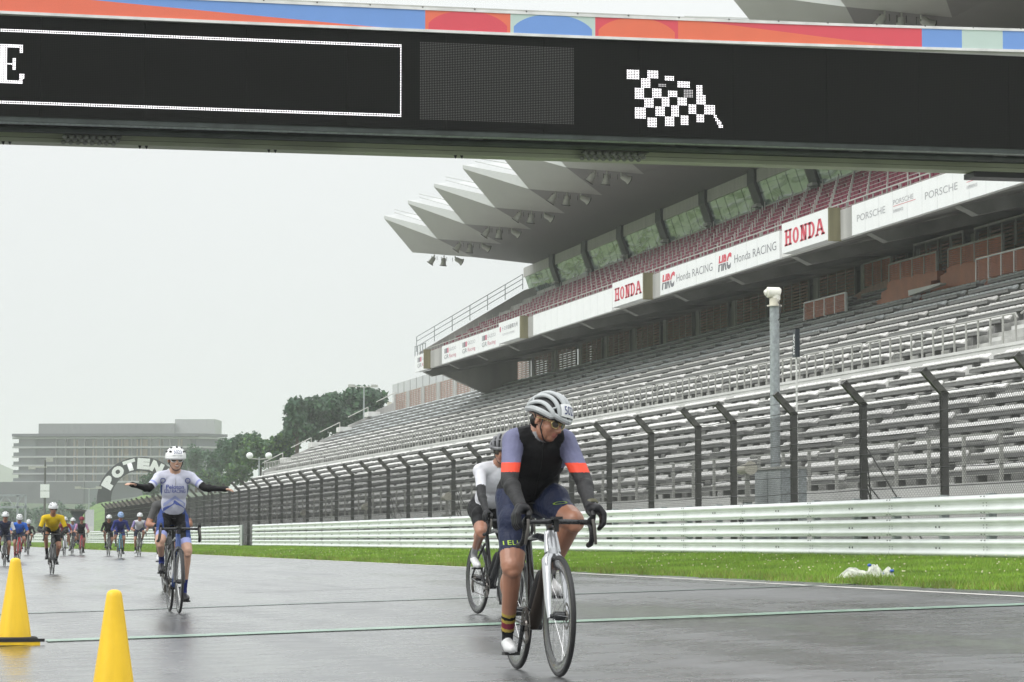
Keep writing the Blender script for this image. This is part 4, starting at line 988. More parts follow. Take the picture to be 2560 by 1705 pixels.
for i, ch in enumerate('POTENZA'):
    a = R(151) - R(21.6) * i; me = text_mesh(ch, width=.29 * Ro, height=.255 * Ro, offset=.09, align='CENTER')
    rt = Vector((math.sin(a), 0, -math.cos(a))); up = Vector((math.cos(a), 0, math.sin(a)))
    place_text('letter', me, sign_white, Vector((ac.x, AY - .05, ac.z - .6)) + up * (rm_ - .128 * Ro), rt, up, ARC)
# grey service building behind the louvres
p = atX(981, 960, 46); BX = thing('service_building', 'flat grey service building behind the far louvre screens', 'building', (46, p.y, .4))
pale = mat('pale_cladding', (.50, .51, .52), .6, var=.05, streak=True)
yb0 = p.y; zt_b = atX(981, 962, 46).z
MB().prism([(46, yb0, .4), (46, yb0, zt_b), (60, yb0, zt_b + 1.6), (60, yb0, .4)], (0, -42, 0)).build('wall', pale, BX, world=True)
b = MB()
for k in range(1, 14): b.box(45.97, 46.0, yb0 - k * 3, yb0 - k * 3 + .06, .4, zt_b)
b.build('cladding_seam', grey_mid, BX, world=True)
MB().box(45.6, 45.95, yb0 - .1, yb0 + .5, zt_b - 2.2, zt_b - 1.6).build('wall_lamp', cream_m, BX, world=True)
# lamp posts and other masts
def mast(px, ytop, ybase, Y, label, heads, m=steel_galv, r=.09, name='lamp_post'):
    a = atY(px, ytop, Y); g = atY(px, ybase, Y); t = thing(name, label, 'lamp post' if name == 'lamp_post' else 'pole', (a.x, Y, max(.3, g.z)))
    h = a.z - t.location.z
    MB().tube([(0, 0, -1), (0, 0, h)], [r, r * .7], 8).build('pole', m, t)
    heads(t, h)
def globes(t, h):
    MB().tube([(-.9, 0, h - .1), (0, 0, h - .2), (.9, 0, h - .1)], .05, 6).build('arm', steel_light, t)
    for s in (-1, 1): MB().ell((s * .9, 0, h + .15), (.33, .33, .30)).build('globe', sign_white, t, smooth=True)
def floodpair(t, h):
    MB().tube([(-1.1, 0, h + .1), (0, 0, h), (1.0, 0, h + .1)], .05, 6).build('arm', steel_light, t)
    for s in (-1.2, 1.0): MB().box(s - .3, s + .3, -.15, .15, h, h + .25).build('lamp_head', steel_light, t)
def speakers(t, h):
    for z in (h * .56, h * .65): MB().box(-.5, .5, -.4, .4, z - .4, z + .35).build('loudspeaker', sign_white, t)
    MB().box(-1.7, .2, -.1, .1, h - .9, h - .75).box(-1.9, -1.1, -.2, .2, h - 1.1, h - .7).box(.1, .9, -.2, .2, h - .2, h + .3).build('lamp_head', steel_light, t)
mast(648, 1143, 1172, 262, 'twin globe lamp standing left of the stand steps', globes)
mast(910, 968, 1040, 262, 'slender lamp post with two heads in front of the tallest tree', floodpair)
mast(113, 1150, 1345, 330, 'dark pole with white loudspeaker boxes left of the arch', speakers, steel_dark, .16, 'speaker_pole')
mast(223, 1222, 1345, 300, 'short light mast above the marshal hut', floodpair, r=.07)
# steel gantry at the far left
p = atY(63, 1342, 270); q = atY(63, 1238, 270); q2 = atY(63, 1268, 270)
gt = thing('steel_gantry', 'pale steel sign gantry at the far left edge of the track', 'gantry', (p.x, 270, .1))
b = MB()
for dx in (0, -.75): b.box(p.x + dx - .09, p.x + dx + .09, 269.9, 270.1, -.5, q.z)
b.build('upright', steel_galv, gt, world=True)
b = MB().box(p.x - 9, p.x, 269.9, 270.1, q.z - .12, q.z + .08).box(p.x - 9, p.x, 269.9, 270.1, q2.z - .1, q2.z + .1)
for k in range(5): b.tube([(p.x - .2 - k * 1.7, 270, q.z), (p.x - 1.05 - k * 1.7, 270, q2.z), (p.x - 1.9 - k * 1.7, 270, q.z)], .06, 5)
b.build('truss', steel_galv, gt, world=True)
# marshal hut
p = atY(200, 1345, 250); mh = thing('marshal_hut', 'small dark marshal hut with a flat canopy beside a pale column', 'hut', (p.x, 250, .4))
zz = lambda py: atY(200, py, 250).z; xx = lambda px: atY(px, 1300, 250).x
MB().prism([(xx(166), 250, zz(1276)), (xx(166), 250, zz(1272)), (xx(216), 250, zz(1275)), (xx(216), 250, zz(1279))], (0, 3, 0)).build('canopy', steel_dark, mh, world=True)
MB().prism([(xx(186), 250.5, .3), (xx(189), 250.5, zz(1295)), (xx(178), 250.5, zz(1278)), (xx(214), 250.5, zz(1279)), (xx(204), 250.5, zz(1295)), (xx(207), 250.5, .3)], (0, 2, 0)).build('hut_body', hot_wall, mh, world=True)
MB().box(xx(213), xx(235), 250, 251, .3, zz(1274)).build('pale_column', pale, mh, world=True); MB().box(xx(212), xx(232), 249, 249.9, .3, zz(1316)).build('base_block', wall_white, mh, world=True)
p1 = atY(253, 1345, 300); p2 = atY(200, 1345, 340); p3 = atY(60, 1350, 520)
fs = thing('far_fence', 'low dark screened fence at the far left behind the yellow-shirted rider', 'fence', (p2.x, 340, .3))
MB().prism([(p2.x, 340, .0), (p2.x, 340, atY(200, 1299, 340).z), (p3.x, 520, atY(60, 1337, 520).z), (p3.x, 520, .0)], (.2, .2, 0)).build('screen', screen, fs, world=True)
# traffic cones
yel = mat('cone_yellow', (.90, .57, .018), .42, var=.10, scale=9, streak=True, bump=.1); rub = mat('rubber', (.015, .015, .015), .7)
def cone(px, py, Y, H, rt, rbm, label):
    p = atY(px, py, Y); z = road_z(p.x); t = thing('traffic_cone', label, 'traffic cone', (p.x, Y, z))
    pr = [(rbm, .03), (rbm * .985, .05)] + [(rbm + (rt - rbm) * u, .05 + (H - .05 - rt * .9) * u) for u in (.2, .4, .6, .8, 1)] + [(rt * .93, H - rt * .5), (rt * .75, H - rt * .2), (rt * .4, H - rt * .03), (0.001, H)]
    b = MB(); n = 32
    for r, h in pr:
        for k in range(n): a = 2 * math.pi * k / n; b.v.append((r * math.cos(a), r * math.sin(a), h))
    for i in range(len(pr) - 1):
        for k in range(n): b.f.append((i * n + k, i * n + (k + 1) % n, (i + 1) * n + (k + 1) % n, (i + 1) * n + k)); b.m.append(0)
    b.build('cone_body', yel, t, smooth=True)
    s = rbm * 1.42; MB().box(-s, s, -s, s, .004, .03).build('base_plate', yel, t)
    b = MB(); b.ring((0, 0, .045), (0, 0, 1), rbm * 1.22, .022, 36, 8); b.build('weight_ring', rub, t, smooth=True)
    MB().box(-s * 1.1, s * 1.18, -s * 1.02, -s * .90, .03, .055).build('weight_bar', rub, t)
    return t
cone(36, 1608, 23.0, .70, .044, .137, 'yellow cone farther back at the left edge with its black weight ring showing')
cone(283, 1750, 14.1, .595, .040, .113, 'nearer yellow cone whose base runs off the bottom of the picture')
# ------------------------------------------------------------------ bicycles and riders
skin = mat('skin', (.37, .175, .11), .38, var=.10, scale=7, bump=.12, bscale=60, spec=.6); skin_pale = mat('skin_pale', (.52, .31, .22), .4, var=.08, scale=7, bump=.1, bscale=60)
lip = mat('lip', (.33, .125, .09), .4); teeth_m = mat('teeth', (.75, .70, .62), .3); hair_m = mat('hair', (.015, .012, .010), .5)
def cloth(name, c, rough=.6, bump=.45, var=.12, bs=16): return mat(name, c, rough, var=var, scale=5, bump=bump, bscale=bs)
_mat0 = mat
def mat(name, *a, **k):
    if name.startswith('cloth') or name.startswith('glove'): k['spec'] = .22
    return _mat0(name, *a, **k)
K = dict(black=cloth('cloth_black', (.008, .008, .009), .6, .9, .2, 10), char=cloth('cloth_charcoal', (.034, .034, .035), .55, 1.0, .2, 11), lav=cloth('cloth_lavender', (.165, .17, .275), .6, .9, .15, 9), orange=cloth('cloth_orange', (.86, .085, .045), .5, .3, .03),
    navy=cloth('cloth_navy', (.020, .027, .062), .5, .5, .15, 40), white=cloth('cloth_white', (.66, .66, .70), .6, .4, .05), jersey=cloth('cloth_jersey', (.60, .61, .72), .6, .9, .06, 12), blue=cloth('cloth_blue', (.028, .055, .20)),
    grey=cloth('cloth_grey', (.10, .10, .10)), yellow=cloth('cloth_yellow', (.72, .50, .012), .6, .4, .08), royal=cloth('cloth_royal', (.03, .14, .60)), maroon=cloth('cloth_maroon', (.22, .03, .05)), pink=cloth('cloth_pink', (.50, .25, .42)),
    purple=cloth('cloth_purple', (.26, .22, .42)), glove=cloth('glove_black', (.014, .014, .016), .42, .4), sock_y=cloth('sock_yellow', (.45, .33, .06)), sock_m=cloth('sock_maroon', (.20, .015, .04)), shoe_w=mat('shoe_white', (.72, .72, .72), .3, var=.05),
    shoe_b=mat('shoe_black', (.02, .02, .022), .35), skin=skin, pale=skin_pale, dkblue=cloth('cloth_darkblue', (.02, .03, .16)), sole=black, lime=mat('lime_ink', (.42, .60, .06), .5), sockgrey=cloth('sock_grey', (.32, .32, .33)), check=cloth('check_blue', (.30, .33, .62)))
carbon = mat('carbon', (.014, .015, .017), .25, var=.2, coat=.4); silver = mat('silver_paint', (.56, .57, .59), .22, metal=.45, var=.04, coat=.5); bronze = mat('bronze_paint', (.028, .019, .013), .3, metal=.4); tyre_m = mat('tyre', (.018, .018, .019), .55, var=.2, scale=20)
rim_m = mat('rim', (.045, .045, .047), .25, coat=.3, var=.15); alu = mat('aluminium', (.5, .5, .51), .25, metal=1.0, var=.05); tape_b = mat('bar_tape', (.012, .012, .013), .55, bump=.8, bscale=30); chain_m = mat('chain_steel', (.14, .13, .12), .35, metal=.8); teal = mat('teal_paint', (.02, .20, .28), .25, coat=.4); bluep = mat('blue_paint', (.02, .06, .22), .25, coat=.4); redp = mat('red_paint', (.40, .02, .03), .3)
def wheel(parent, x, deep, detail=1, rotor=True, yo=0, steer=0, spr=24):
    w = MB(); w.ring((0, 0, 0), (0, 1, 0), .325, .0145, 72 if detail else 36, 10 if detail else 6)
    o = w.build('wheel', tyre_m, parent, smooth=True); o.location = (x, yo, .34); o.rotation_euler = (0, 0, steer)
    w = MB(); n = 72 if detail else 36; pr = [(.314, .012), (.314 - deep * .5, .0135), (.314 - deep, .004), (.314 - deep, -.004), (.314 - deep * .5, -.0135), (.314, -.012)]
    for i in range(n):
        a = 2 * math.pi * i / n
        for r, y in pr: w.v.append((r * math.cos(a), y, r * math.sin(a)))
    m = len(pr)
    for i in range(n):
        for k in range(m): a, b_ = i * m + k, i * m + (k + 1) % m; a2, b2 = ((i + 1) % n) * m + k, ((i + 1) % n) * m + (k + 1) % m; w.f.append((a, b_, b2, a2)); w.m.append(0)
    w.build('rim', rim_m, o, smooth=True)
    w = MB()
    for k in range(spr):
        a = 2 * math.pi * k / spr; s = 1 if k % 2 else -1; a2 = a + .35 * (1 if k % 4 < 2 else -1)
        w.tube([(.022 * math.cos(a2), s * .03, .022 * math.sin(a2)), ((.314 - deep) * math.cos(a), 0, (.314 - deep) * math.sin(a))], .0011 if detail else .0016, 4, cap=False)
    w.build('spoke', alu, o)
    MB().tube([(0, -.055, 0), (0, -.035, 0), (0, -.03, 0), (0, .03, 0), (0, .035, 0), (0, .055, 0)], [.012, .014, .026, .026, .014, .012], 12).build('hub', carbon, o, smooth=True)
    if rotor and detail: MB().ring((0, .042, 0), (0, 1, 0), .068, .009, 32, 4, flat=(1, .15)).ring((0, .042, 0), (0, 1, 0), .028, .006, 16, 4).build('brake_disc', chain_m, o)
    return o
def bicycle(X, Y, yaw, crank, label, main=carbon, fork=None, head=None, down=None, deep=.045, detail=1, bz=.885, bottles=(black,), bar=tape_b, aero=1, group=None, hw_=.205):
    t = thing('road_bicycle', label, 'bicycle', (X, Y, road_z(X)), (0, 0, -math.pi / 2 + yaw), group=group)
    fork = fork or main; head = head or main; down = down or main; k = 1.25 if aero else .85; n = 12 if detail else 7
    BB, RA, FA = Vector((0, 0, .272)), Vector((-.41, 0, .34)), Vector((.585, 0, .34)); HT_, HB = Vector((.395, 0, bz - .055)), Vector((.44, 0, .705)); ST = Vector((-.145, 0, .80))
    f = MB(); f.mi(1).tube([HB - (HT_ - HB) * .12, HB, HT_], [.034 * k * .9, .031 * k, .024 * k], n, flat=(1.25, .8))
    f.mi(0).tube([HT_ - Vector((.01, 0, .045)), Vector((.1, 0, (HT_.z + ST.z) / 2 - .02)), ST - Vector((0, 0, .03))], [.021 * k, .017 * k, .014 * k], n, flat=(.75, 1))
    f.mi(2).tube([HB + Vector((-.01, 0, .01)), HB.lerp(BB, .5), BB], [.031 * k, .030 * k, .034 * k], n, flat=(1, .75))
    f.mi(0).tube([BB, BB.lerp(ST, .5), ST], [.026 * k, .018 * k, .017 * k], n, flat=(1, .7)).tube([BB - Vector((0, .045, 0)), BB + Vector((0, .045, 0))], .028, n)
    for s in (-1, 1):
        f.tube([BB + Vector((-.03, s * .03, 0)), Vector((-.25, s * .055, .30)), RA + Vector((0, s * .06, 0))], [.015, .012, .011], 7)
        f.tube([ST - Vector((.0, -s * .015, .13)), Vector((-.28, s * .045, .52)), RA + Vector((0, s * .06, .0))], [.012, .010, .009], 7)
    f.build('frame', [main, head, down], t, smooth=True)
    f = MB(); f.tube([HB - Vector((0, 0, .0)), Vector((.452, 0, .675))], [.032 * k, .036], n)
    for s in (-1, 1): f.tube([Vector((.45, s * .012, .695)), Vector((.466, s * .042, .655)), Vector((.50, s * .047, .56)), Vector((.545, s * .053, .43)), FA + Vector((0, s * .055, -.01))], [.022, .023 * k, .020 * k, .016 * k, .011], n, flat=(1.25 if aero else 1, .72))
    f.build('fork', fork, t, smooth=True)
    st_ = MB().tube([ST, Vector((-.165, 0, bz + .09))], .0145, 8); st_.build('seatpost', carbon, t)
    s = MB(); P_ = [(-.30, .068), (-.24, .070), (-.17, .052), (-.10, .026), (-.03, .018), (.0, .010)]
    s.tube([(x, 0, bz + .115 + (.01 if x < -.25 else 0)) for x, w in P_], [w for x, w in P_], n, flat=(1, .32)); s.build('saddle', black, t, smooth=True)
    wheel(t, RA.x, deep, detail); wheel(t, FA.x, deep, detail)
    h = MB(); h.tube([HT_ + Vector((-.005, 0, .0)), HT_ + Vector((-.012, 0, .035))], .023, n).tube([HT_ + Vector((-.01, 0, .03)), Vector((.48, 0, bz))], [.020, .019], n)
    bw_ = hw_
    h.tube([(.48, -bw_ + .03, bz), (.48, -.04, bz + .003), (.48, .04, bz + .003), (.48, bw_ - .03, bz)], [.0135, .0165, .0165, .0135], 10, flat=(1, 1))
    hb_ = h.build('handlebar', carbon if bar is tape_b else bar, t, smooth=True)
    for s_ in (-1, 1):
        d = MB(); y = s_ * bw_
        pts = [(.48, y - s_ * .035, bz), (.495, y - s_ * .01, bz), (.53, y, bz - .003), (.562, y + s_ * .003, bz - .02), (.58, y + s_ * .006, bz - .055), (.568, y + s_ * .01, bz - .095), (.53, y + s_ * .013, bz - .122), (.46, y + s_ * .018, bz - .130)]
        d.tube(pts, .0155, 10)
        for q in range(7):          # wraps of the bar tape
            a = Vector(pts[4]).lerp(Vector(pts[7]), q / 7) if q < 1 else Vector(pts[4 + q // 3]).lerp(Vector(pts[min(7, 5 + q // 3)]), (q % 3) / 3); d.ell(a, (.0175, .0175, .006), nu=8, nv=4) if detail else None
        d.build('drop', bar, hb_, smooth=True)
        d = MB(); d.tube([(.54, y, bz - .003), (.575, y, bz + .008), (.615, y, bz + .018), (.628, y, bz + .042), (.622, y, bz + .062)], [.017, .019, .019, .017, .009], 10); d.build('hood', black, hb_, smooth=True)
        d = MB(); d.tube([(.625, y, bz + .02), (.640, y + s_ * .004, bz - .03), (.632, y + s_ * .012, bz - .09), (.625, y + s_ * .016, bz - .125)], [.008, .008, .007, .006], 8, flat=(1.3, .8)); d.build('brake_lever', chain_m if detail else black, hb_, smooth=True)
    if detail: MB().box(.50, .575, -.026, .026, bz + .014, bz + .030).box(.46, .52, -.01, .01, bz + .004, bz + .016).box(.52, .54, -.012, .012, bz - .055, bz + .01).build('bike_computer', black, hb_)
    c = MB(); cy = -.048
    c.ring((0, cy, .272), (0, 1, 0), .098, .006, 40, 5, flat=(1, .5)).ring((0, cy, .272), (0, 1, 0), .03, .01, 16, 5)
    for q in range(5): a = 1.257 * q; c.tube([(0, cy, .272), (.095 * math.cos(a), cy, .272 + .095 * math.sin(a))], .008, 5)
    if detail:
        for q in range(48): a = 2 * math.pi * q / 48; c.box(-.003, .003, cy - .0015, cy + .0015, .1, .108, M=Matrix.Translation((0, 0, .272)) @ Matrix.Rotation(a, 4, 'Y'))
    c.build('chainring', chain_m, t)
    c = MB(); c.tube([(.0, cy, .372), (-.41, cy, .375)], .004, 4).tube([(.0, cy, .172), (-.40, cy, .215)], .004, 4).tube([(-.41, cy, .34), (-.395, cy - .01, .27), (-.40, cy, .205)], .013, 6); c.build('chain', chain_m, t)
    MB().tube([(-.41, -.05, .34), (-.41, -.028, .34)], [.022, .036], 16).build('cassette', chain_m, t)
    ped = {}
    for s_, off in ((1, 0), (-1, math.pi)):
        a = crank + off; e = Vector((.172 * math.cos(a), s_ * .078, .272 + .172 * math.sin(a)))
        MB().tube([Vector((0, s_ * .065, .272)), e], [.015, .010], 8, flat=(1, .7)).build('crank', carbon, t)
        MB().box(e.x - .04, e.x + .04, min(e.y, e.y + s_ * .09), max(e.y, e.y + s_ * .09), e.z - .009, e.z + .009).build('pedal', black, t); ped[s_] = e + Vector((0, s_ * .05, 0))
    for i, bm_ in enumerate(bottles):
        a, b_ = (HB.lerp(BB, .42), HB.lerp(BB, .86)) if i == 0 else (BB.lerp(ST, .30), BB.lerp(ST, .68))
        d = (b_ - a).normalized(); off = Vector((-.0, 0, 0)) + (Vector((-d.z, 0, d.x)) * (-1 if i == 0 else 1)).normalized() * .062
        if i == 0: off = Vector((-.055, 0, .05))
        if i: off = Vector((.062, 0, .01)); a, b_ = b_, a
        MB().tube([a + off - d * .02, a + off, a + off + (b_ - a) * .15, b_ + off], [.012, .030, .036, .036], 12).build('bottle', bm_, t, smooth=True)
    t['_'] = 0; del t['_']
    return t, ped, bz
def ik(a, b, l1, l2, bend):
    a, b = Vector(a), Vector(b); d = b - a; L = min(d.length, (l1 + l2) * .999); u = d.normalized(); x = (l1 * l1 - l2 * l2 + L * L) / (2 * L)
    h = math.sqrt(max(0, l1 * l1 - x * x)); bd = Vector(bend); bd = (bd - u * bd.dot(u)).normalized(); return a + u * x + bd * h
class Body:
    def __init__(s): s.b = MB(); s.p = []
    def cap(s, zone, a, b, r0, r1, n=14):
        a, b = Vector(a), Vector(b); d = (b - a); L = d.length; d = d.normalized() if L > 1e-6 else Vector((0, 0, 1))
        pts = [a - d * r0 * .92, a - d * r0 * .6, a, a.lerp(b, .5), b, b + d * r1 * .6, b + d * r1 * .92]; rs = [r0 * .4, r0 * .8, r0, (r0 + r1) / 2, r1, r1 * .8, r1 * .4]
        s.b.tube(pts, rs, n); s.p.append(('c', zone, a, b, r0, r1, None))
    def ell(s, zone, c, rad, M=None, prio=0):
        M3 = M.to_3x3() if M else Matrix.Identity(3); s.b.ell(c, rad, M3, 18, 12); s.p.append(('e', zone, Vector(c), Vector(rad), prio, 0, np.array(M3.inverted())))
    def chain(s, zone, pts, rs):
        for (a, b, r0, r1) in zip(pts, pts[1:], rs, rs[1:]): s.cap(zone, a, b, r0, r1, 10)
    def finish(s, name, parent, voxel, style, smooth=3):
        me = s.b.mesh('tmp', skin); o = bpy.data.objects.new('tmp', me); C.objects.link(o)
        m = o.modifiers.new('r', 'REMESH'); m.mode = 'VOXEL'; m.voxel_size = voxel; m.use_smooth_shade = True
        m2 = o.modifiers.new('s', 'SMOOTH'); m2.factor = .5; m2.iterations = smooth
        bpy.context.view_layer.update(); out_ = bpy.data.meshes.new_from_object(o.evaluated_get(bpy.context.evaluated_depsgraph_get()))
        C.objects.unlink(o); bpy.data.objects.remove(o)
        n = len(out_.polygons); cc = np.empty(n * 3); out_.polygons.foreach_get('center', cc); cc = cc.reshape(-1, 3)
        best = np.full(n, 9.); bi = np.zeros(n, int); tt = np.zeros(n)
        for i, (k, z, a, b, r0, r1, Mi) in enumerate(s.p):
            if k == 'c':
                d = np.array(b - a); L2 = max(1e-9, d @ d); q = cc - np.array(a); t = np.clip(q @ d / L2, 0, 1); dist = np.linalg.norm(q - t[:, None] * d, axis=1) - (r0 + (r1 - r0) * t)
            else:
                q = (cc - np.array(a)) @ Mi.T; rad = np.array(b); dist = (np.linalg.norm(q / rad, axis=1) - 1) * rad.min(); t = np.zeros(n)
            up = dist < best; best[up] = dist[up]; bi[up] = i; tt[up] = t[up]
        names = []; mi = np.zeros(n, np.int32)
        for j in range(n):
            key = style(s.p[bi[j]][1], float(tt[j]), cc[j])
            if key not in names: names.append(key)
            mi[j] = names.index(key)
        out_.materials.clear()
        for k in names: out_.materials.append(K[k] if k in K else k)
        out_.polygons.foreach_set('material_index', mi); out_.polygons.foreach_set('use_smooth', [True] * n); out_.name = name; out_.update()
        return link(name, out_, parent)
def decal(name, me, m, origin, right, up, tree_, parent, off=.0025, sub=1):
    right = Vector(right).normalized(); up = Vector(up).normalized(); nn_ = right.cross(up).normalized(); up = nn_.cross(right)
    bm = bmesh.new(); bm.from_mesh(me); bmesh.ops.triangulate(bm, faces=bm.faces)
    for _ in range(sub): bmesh.ops.subdivide_edges(bm, edges=bm.edges, cuts=1)
    bad = []
    for v in bm.verts:
        p = Vector(origin) + right * v.co.x + up * v.co.y; h = tree_.ray_cast(p + nn_ * .4, -nn_, 1.0)
        if h[0] is None: bad.append(v); v.co = p
        else: v.co = h[0] + h[1] * off
    bmesh.ops.delete(bm, geom=bad, context='VERTS'); bm.to_mesh(me); bm.free(); me.materials.clear(); me.materials.append(m); me.update()
    return link(name, me, parent)
def poly_mesh(pts):
    b = MB(); b.quad(*[(x, y, 0) for x, y in pts]); return b.mesh('patch', sign_white)
def helmet(parent, Mh, shell, kind='ribs', inner=black, number=None, sc=1.0, detail=1):
    """head local: x forward, y left, z up, origin at the head centre"""
    c = Vector((-.005, 0, .028)); rx, ry, rz = (.134 * sc, .108 * sc, .132 * sc) if kind == 'ribs' else (.143 * sc, .112 * sc, .118 * sc)
    def P(u, v, k=1.0):      # u: angle across (-1..1), v: angle front to back (-1 front .. 1 back)
        a = u * math.pi / 2; b_ = v * math.pi / 2
        y = ry * math.sin(a); q = math.cos(a); return Mh @ (c + Vector((-rx * math.sin(b_) * (.35 + .65 * q) , y, rz * math.cos(b_) * q)) * k)
    b = MB()
    if kind == 'ribs':
        b.ell(c, (rx * .90, ry * .88, rz * .90), None, 24, 10, zmin=-.12, zmax=1); b.v = [Mh @ Vector(v) for v in b.v]
        o = b.build('helmet', inner, parent, smooth=True)
        b = MB()
        for u in (-.70, -.42, -.14, .14, .42, .70):
            pts = [P(u * (1 - .35 * max(0, abs(v) - .5)), v, 1.0) for v in np.linspace(-.93, .93, 15)]; b.tube(pts, [.009] + [.0138] * 13 + [.009], 8, flat=(1.0, .72))
        b.ring(c + Vector((0, 0, -.006)), (0, 0, 1), 1, 0, 4, 3) if False else None
        pts = []
        for k in range(41): a = 2 * math.pi * k / 40; pts.append(Mh @ (c + Vector((rx * 1.0 * math.cos(a), ry * 1.0 * math.sin(a), .000 - .012 * math.cos(2 * a) + (.016 if math.cos(a) > .7 else 0)))))
        b.tube(pts, .017, 8, cap=False)
        for a0 in (-.55, .55):
            pts = [P(u, a0) for u in np.linspace(-.68, .68, 9)]; b.tube(pts, .007, 6)
        b.build('shell_rib', shell, o, smooth=True)
    else:
        b.ell(c, (rx, ry, rz), None, 28, 12, zmin=-.16, zmax=1); b.ell(c + Vector((.0, 0, -.01)), (rx * 1.03, ry * 1.03, .03), None, 24, 6); b.v = [Mh @ Vector(v) for v in b.v]
        o = b.build('helmet', shell, parent, smooth=True); b = MB()
        for u, v, s_ in ((-.45, -.52, 1), (.45, -.52, 1), (0, -.25, 1.2), (-.33, -.18, 1), (.33, -.18, 1), (0, .25, 1.2), (-.4, .3, 1), (.4, .3, 1), (-.68, -.1, .9), (.68, -.1, .9)):
            b.ell(P(u, v, .985), (.026 * s_, .011 * s_, .012), Mh.to_3x3() @ Matrix.Rotation(-u * .9, 3, 'Z'), 10, 6)
        b.build('vent', inner, o, smooth=True)
    if number:
        bm = MB(); n = 8
        for i in range(n + 1):
            for j in range(5):
                u = -.36 + .72 * i / n; v = -.86 + .36 * j / 4; bm.v.append(P(u, v, 1.10 if kind == 'ribs' else 1.03))
        for i in range(n):
            for j in range(4): a = i * 5 + j; bm.f.append((a, a + 5, a + 6, a + 1)); bm.m.append(0)
        bm.build('number_sticker', sign_white, o, smooth=True)
        me = text_mesh(number, width=1, height=1)
        for v in me.vertices: v.co = P(-.24 + .48 * v.co.x, -.79 + .22 * v.co.y, 1.115 if kind == 'ribs' else 1.04)
        me.materials.clear(); me.materials.append(K['dkblue']); link('number', me, o)
    return o
def glasses(parent, Mh, frame, lens, clear=False):
    b = MB()
    for s in (-1, 1):
        pts = [Mh @ Vector((.093 - .35 * (abs(y) ** 2) * 8, s * y, z)) for y, z in ((.010, -.008), (.012, .010), (.035, .016), (.062, .012), (.068, -.004), (.055, -.022), (.03, -.026), (.012, -.02), (.010, -.008))]
        b.tube(pts, .0032, 6)
        b.tube([Mh @ Vector((.080, s * .067, .006)), Mh @ Vector((.03, s * .083, .004)), Mh @ Vector((-.02, s * .084, -.004))], .003, 6)
    b.tube([Mh @ Vector((.094, -.012, .004)), Mh @ Vector((.098, 0, .007)), Mh @ Vector((.094, .012, .004))], .003, 6)
    o = b.build('glasses', frame, parent, smooth=True); b = MB()
    for s in (-1, 1): b.ell(Mh @ Vector((.0875, s * .038, -.005)), (.004, .027, .019), Mh.to_3x3() @ Matrix.Rotation(s * .35, 3, 'Z'), 12, 8)
    b.build('lens', lens, o, smooth=True)
